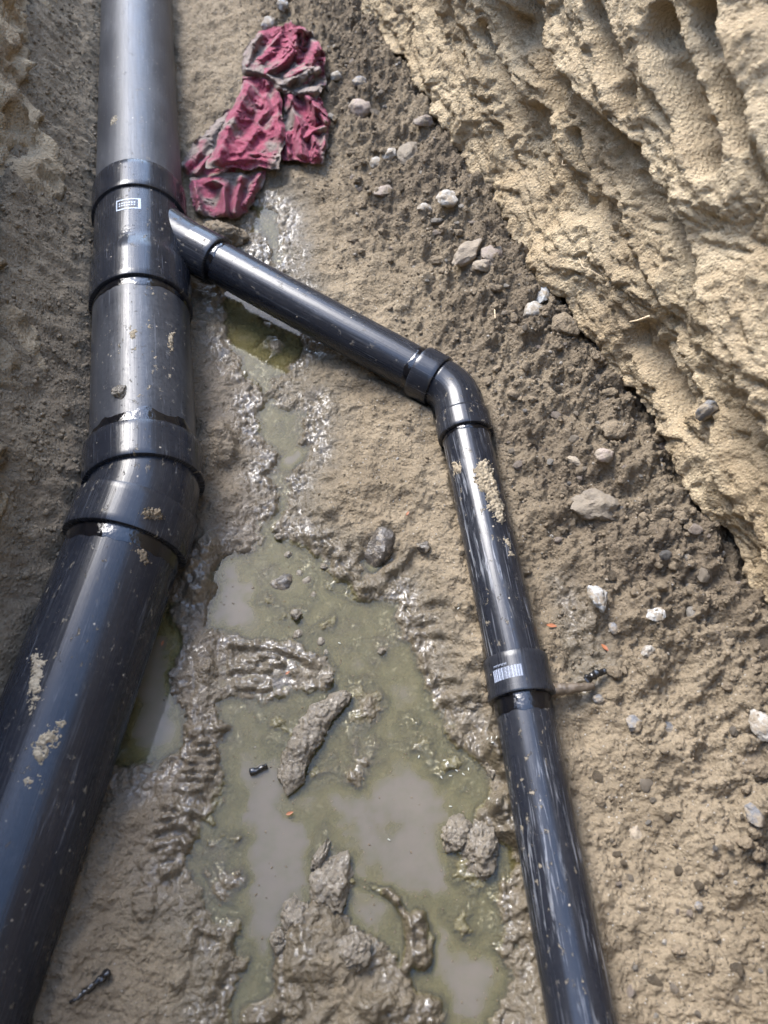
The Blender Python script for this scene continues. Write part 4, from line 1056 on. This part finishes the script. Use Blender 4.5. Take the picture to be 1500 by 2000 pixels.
rag_panel([(478,148),(462,200),(424,262),(404,328)], [(540,158),(554,210),(556,280),(546,330)], zf+.03, 1.03, 1.03, 7, .3,
 [([(486,160),(458,225),(426,300),(412,326)], 18, .026), ([(520,190),(528,215),(500,240),(505,255)], 7, .016), ([(548,180),(552,250),(548,322)], 9, .024), ([(440,316),(490,312),(545,322)], 10, .014), ([(482,152),(515,156),(540,162)], 7, .022), ([(500,250),(470,305)], 9, .012)])
RAGV = [np.asarray(a) for a in RAGV]
rag = mesh_np('red_rag', np.concatenate(RAGV), np.concatenate(RAGF), M_RAG, attrs={'mud': np.concatenate(RAGM)}, uv=np.concatenate(RAGU))
tag(rag, 'crumpled crimson rag smeared with mud lying beside the main pipe', 'rag')

# ------------------------------------------------------------------ small bits: leaves, roots, cement drips, grains
def tube(name, pts, r0, r1, mat, label, cat, group=None, seed=0, wob=.25):
    C = np.array(pts, float); t = np.linspace(0, len(C)-1, 40)
    C = np.stack([np.interp(t, range(len(C)), C[:, k]) for k in range(3)], 1)
    for _ in range(4): C[1:-1] = (C[:-2]+2*C[1:-1]+C[2:])/4
    rr = np.linspace(r0, r1, 40); rr[0] *= .15; rr[-1] *= .15
    global NSEG
    k_ = NSEG; NSEG = 14; V, F, U = sweep(C, rr); NSEG = k_
    ctr = np.repeat(C, 15, 0); V = ctr+(V-ctr)*(1+wob*fbm3(V*160+seed, 3, seed)[:, None])
    return tag(mesh_np(name, V, F, mat), label, cat, group)
def gp(px, py, up=.002):
    p = P(px, py, .03)
    for _ in range(4): p = P(px, py, max(0, float(floor_z(p[0], p[1])[0]))+up)
    return p
tube('root_stub', [gp(1070,1350,.02), gp(1110,1345,.016), gp(1162,1340,.01)],   .009, .005, M_BARK, 'short brown root stub sticking out right of the coupling', 'root', seed=1)
tube('cement_drip', [gp(1145,1330,.018), gp(1160,1318,.018), gp(1182,1310,.012)], .006, .004, M_BLACK, 'glossy black cement drip on the root stub', 'cement drip', seed=2, wob=.5)
tube('black_twig', [gp(487,1508,.004), gp(500,1505,.004), gp(522,1495,.004)], .0042, .003, M_BLACK, 'shiny black scrap floating in the murky puddle', 'scrap', seed=3, wob=.4)
tube('cement_drip', [gp(135,1960,.001), gp(172,1934,.0015), gp(215,1895,.006)], .002, .0045, M_BLACK, 'black cement smear on the dark soil at the bottom left', 'cement drip', seed=4, wob=.7)
def wl(px, py, out=.004):
    p = wall_pt(px, py); return p-np.array([WN[0], WN[1], 0])*out
tube('root', [wl(1240,628,.004), wl(1268,622,.012), wl(1305,610,.016)], .0012, .0022, M_TWIG, 'pale straw root sticking out of the right wall', 'root', seed=5)
tube('root', [wl(1160,497,.008), wl(1170,515,.014), wl(1185,520,.012), wl(1200,535,.006)], .0008, .0005, M_TWIG, 'thin curled white rootlet on the right wall', 'root', seed=6)
tube('root', [wl(1115,305,.008), wl(1120,318,.012), wl(1135,316,.008)], .0008, .0006, M_TWIG, 'short pale rootlet high on the right wall', 'root', seed=7)
tube('thread', [gp(912,287), gp(918,300), gp(920,312)], .0016, .0012, M_PINK, 'short pink plastic thread on the soil under the right wall', 'thread', seed=8)
tube('straw', [gp(966,603), gp(967,622)], .001, .0008, M_TWIG, 'tiny upright straw fragment on the clay above the elbow', 'straw', seed=9)
def leaf(px, py, lpx, ang, label, group=None):
    n, m = 9, 5; L = px_size(px, py, lpx*.75); V = []
    for i in range(n):
        t = i/(n-1); w_ = .2*L*math.sin(math.pi*min(1, t*.92+.06))
        for j in range(m):
            q_ = (j/(m-1)-.5)*2; V.append((t*L-L/2, q_*w_, .002+.35*abs(q_)*w_+.1*L*(t-.5)**2))
    V = np.array(V) @ rot(math.radians(ang)).T; F = grid_faces(n, m)
    V = np.concatenate([V, V-[0, 0, .0006]]); F = np.concatenate([F, F[:, ::-1]+n*m])
    o = mesh_np('dead_leaf', V, F, M_ORANGE); p = gp(px, py, .003); o.location = p
    return tag(o, label, 'leaf', group)
leaf(1077, 1223, 26, -8, 'orange leaf flake beside the branch pipe above the coupling')
leaf(1181, 1266, 24, -50, 'bright orange leaf flake on the wet soil right of the coupling')
leaf(566, 1589, 20, 20, 'red orange leaf flake in the puddle beside the long curved clod')
leaf(562, 1315, 14, 40, 'tiny orange flake in the tread print in the mud')
leaf(318, 1257, 16, 80, 'orange flake on the mud by the tread print')
leaf(796, 1004, 14, 60, 'tiny orange flake on the wet mud near the half sunk rock')
rg_ = np.random.default_rng(5)
V, F = ICO[2]
gm = None
GR = [(892,1505),(905,1512),(915,1502),(952,1443),(962,1450),(970,1440),(955,1560),(868,1485),(873,1492),(880,1515),(862,1518),(895,1188),(960,1441),(880,1575),(663,1256),(760,1640),(818,1478),(640,1430)]
for i, (px, py) in enumerate(GR):
    if gm is None:
        gm = mesh_np('grain', V*[.0022, .0008, .0008], F, M_GRAIN); o = gm
    else:
        o = gm.copy(); COL.objects.link(o)
    p = gp(px, py, .0012); o.location = p; o.rotation_euler = (0, 0, rg_.uniform(0, 3.1))
    tag(o, 'tiny white rice like grain on the wet mud and shallow water', 'grain', 'white grains at the puddle')

# flecks of scum drifting on the water
r_ = np.random.default_rng(77); Vs, Fs = [], []; k0 = 0
fx, fy = r_.uniform(-.3, .2, 1500), r_.uniform(-.1, .8, 1500); ok = floor_z(fx, fy) < -.002; fx, fy = fx[ok][:260], fy[ok][:260]
for i in range(len(fx)):
    V, F = ICO[1]; q = r_.uniform(.0004, .0013); a = r_.uniform(0, 6.28)
    Vs.append((V*[q*r_.uniform(1, 2.2), q, q*.4]) @ rot(a).T+[fx[i], fy[i], .0002]); Fs.append(F+k0); k0 += len(V)
structure(mesh_np('scum_flecks', np.concatenate(Vs), np.concatenate(Fs), M_CLOD), 'stuff')
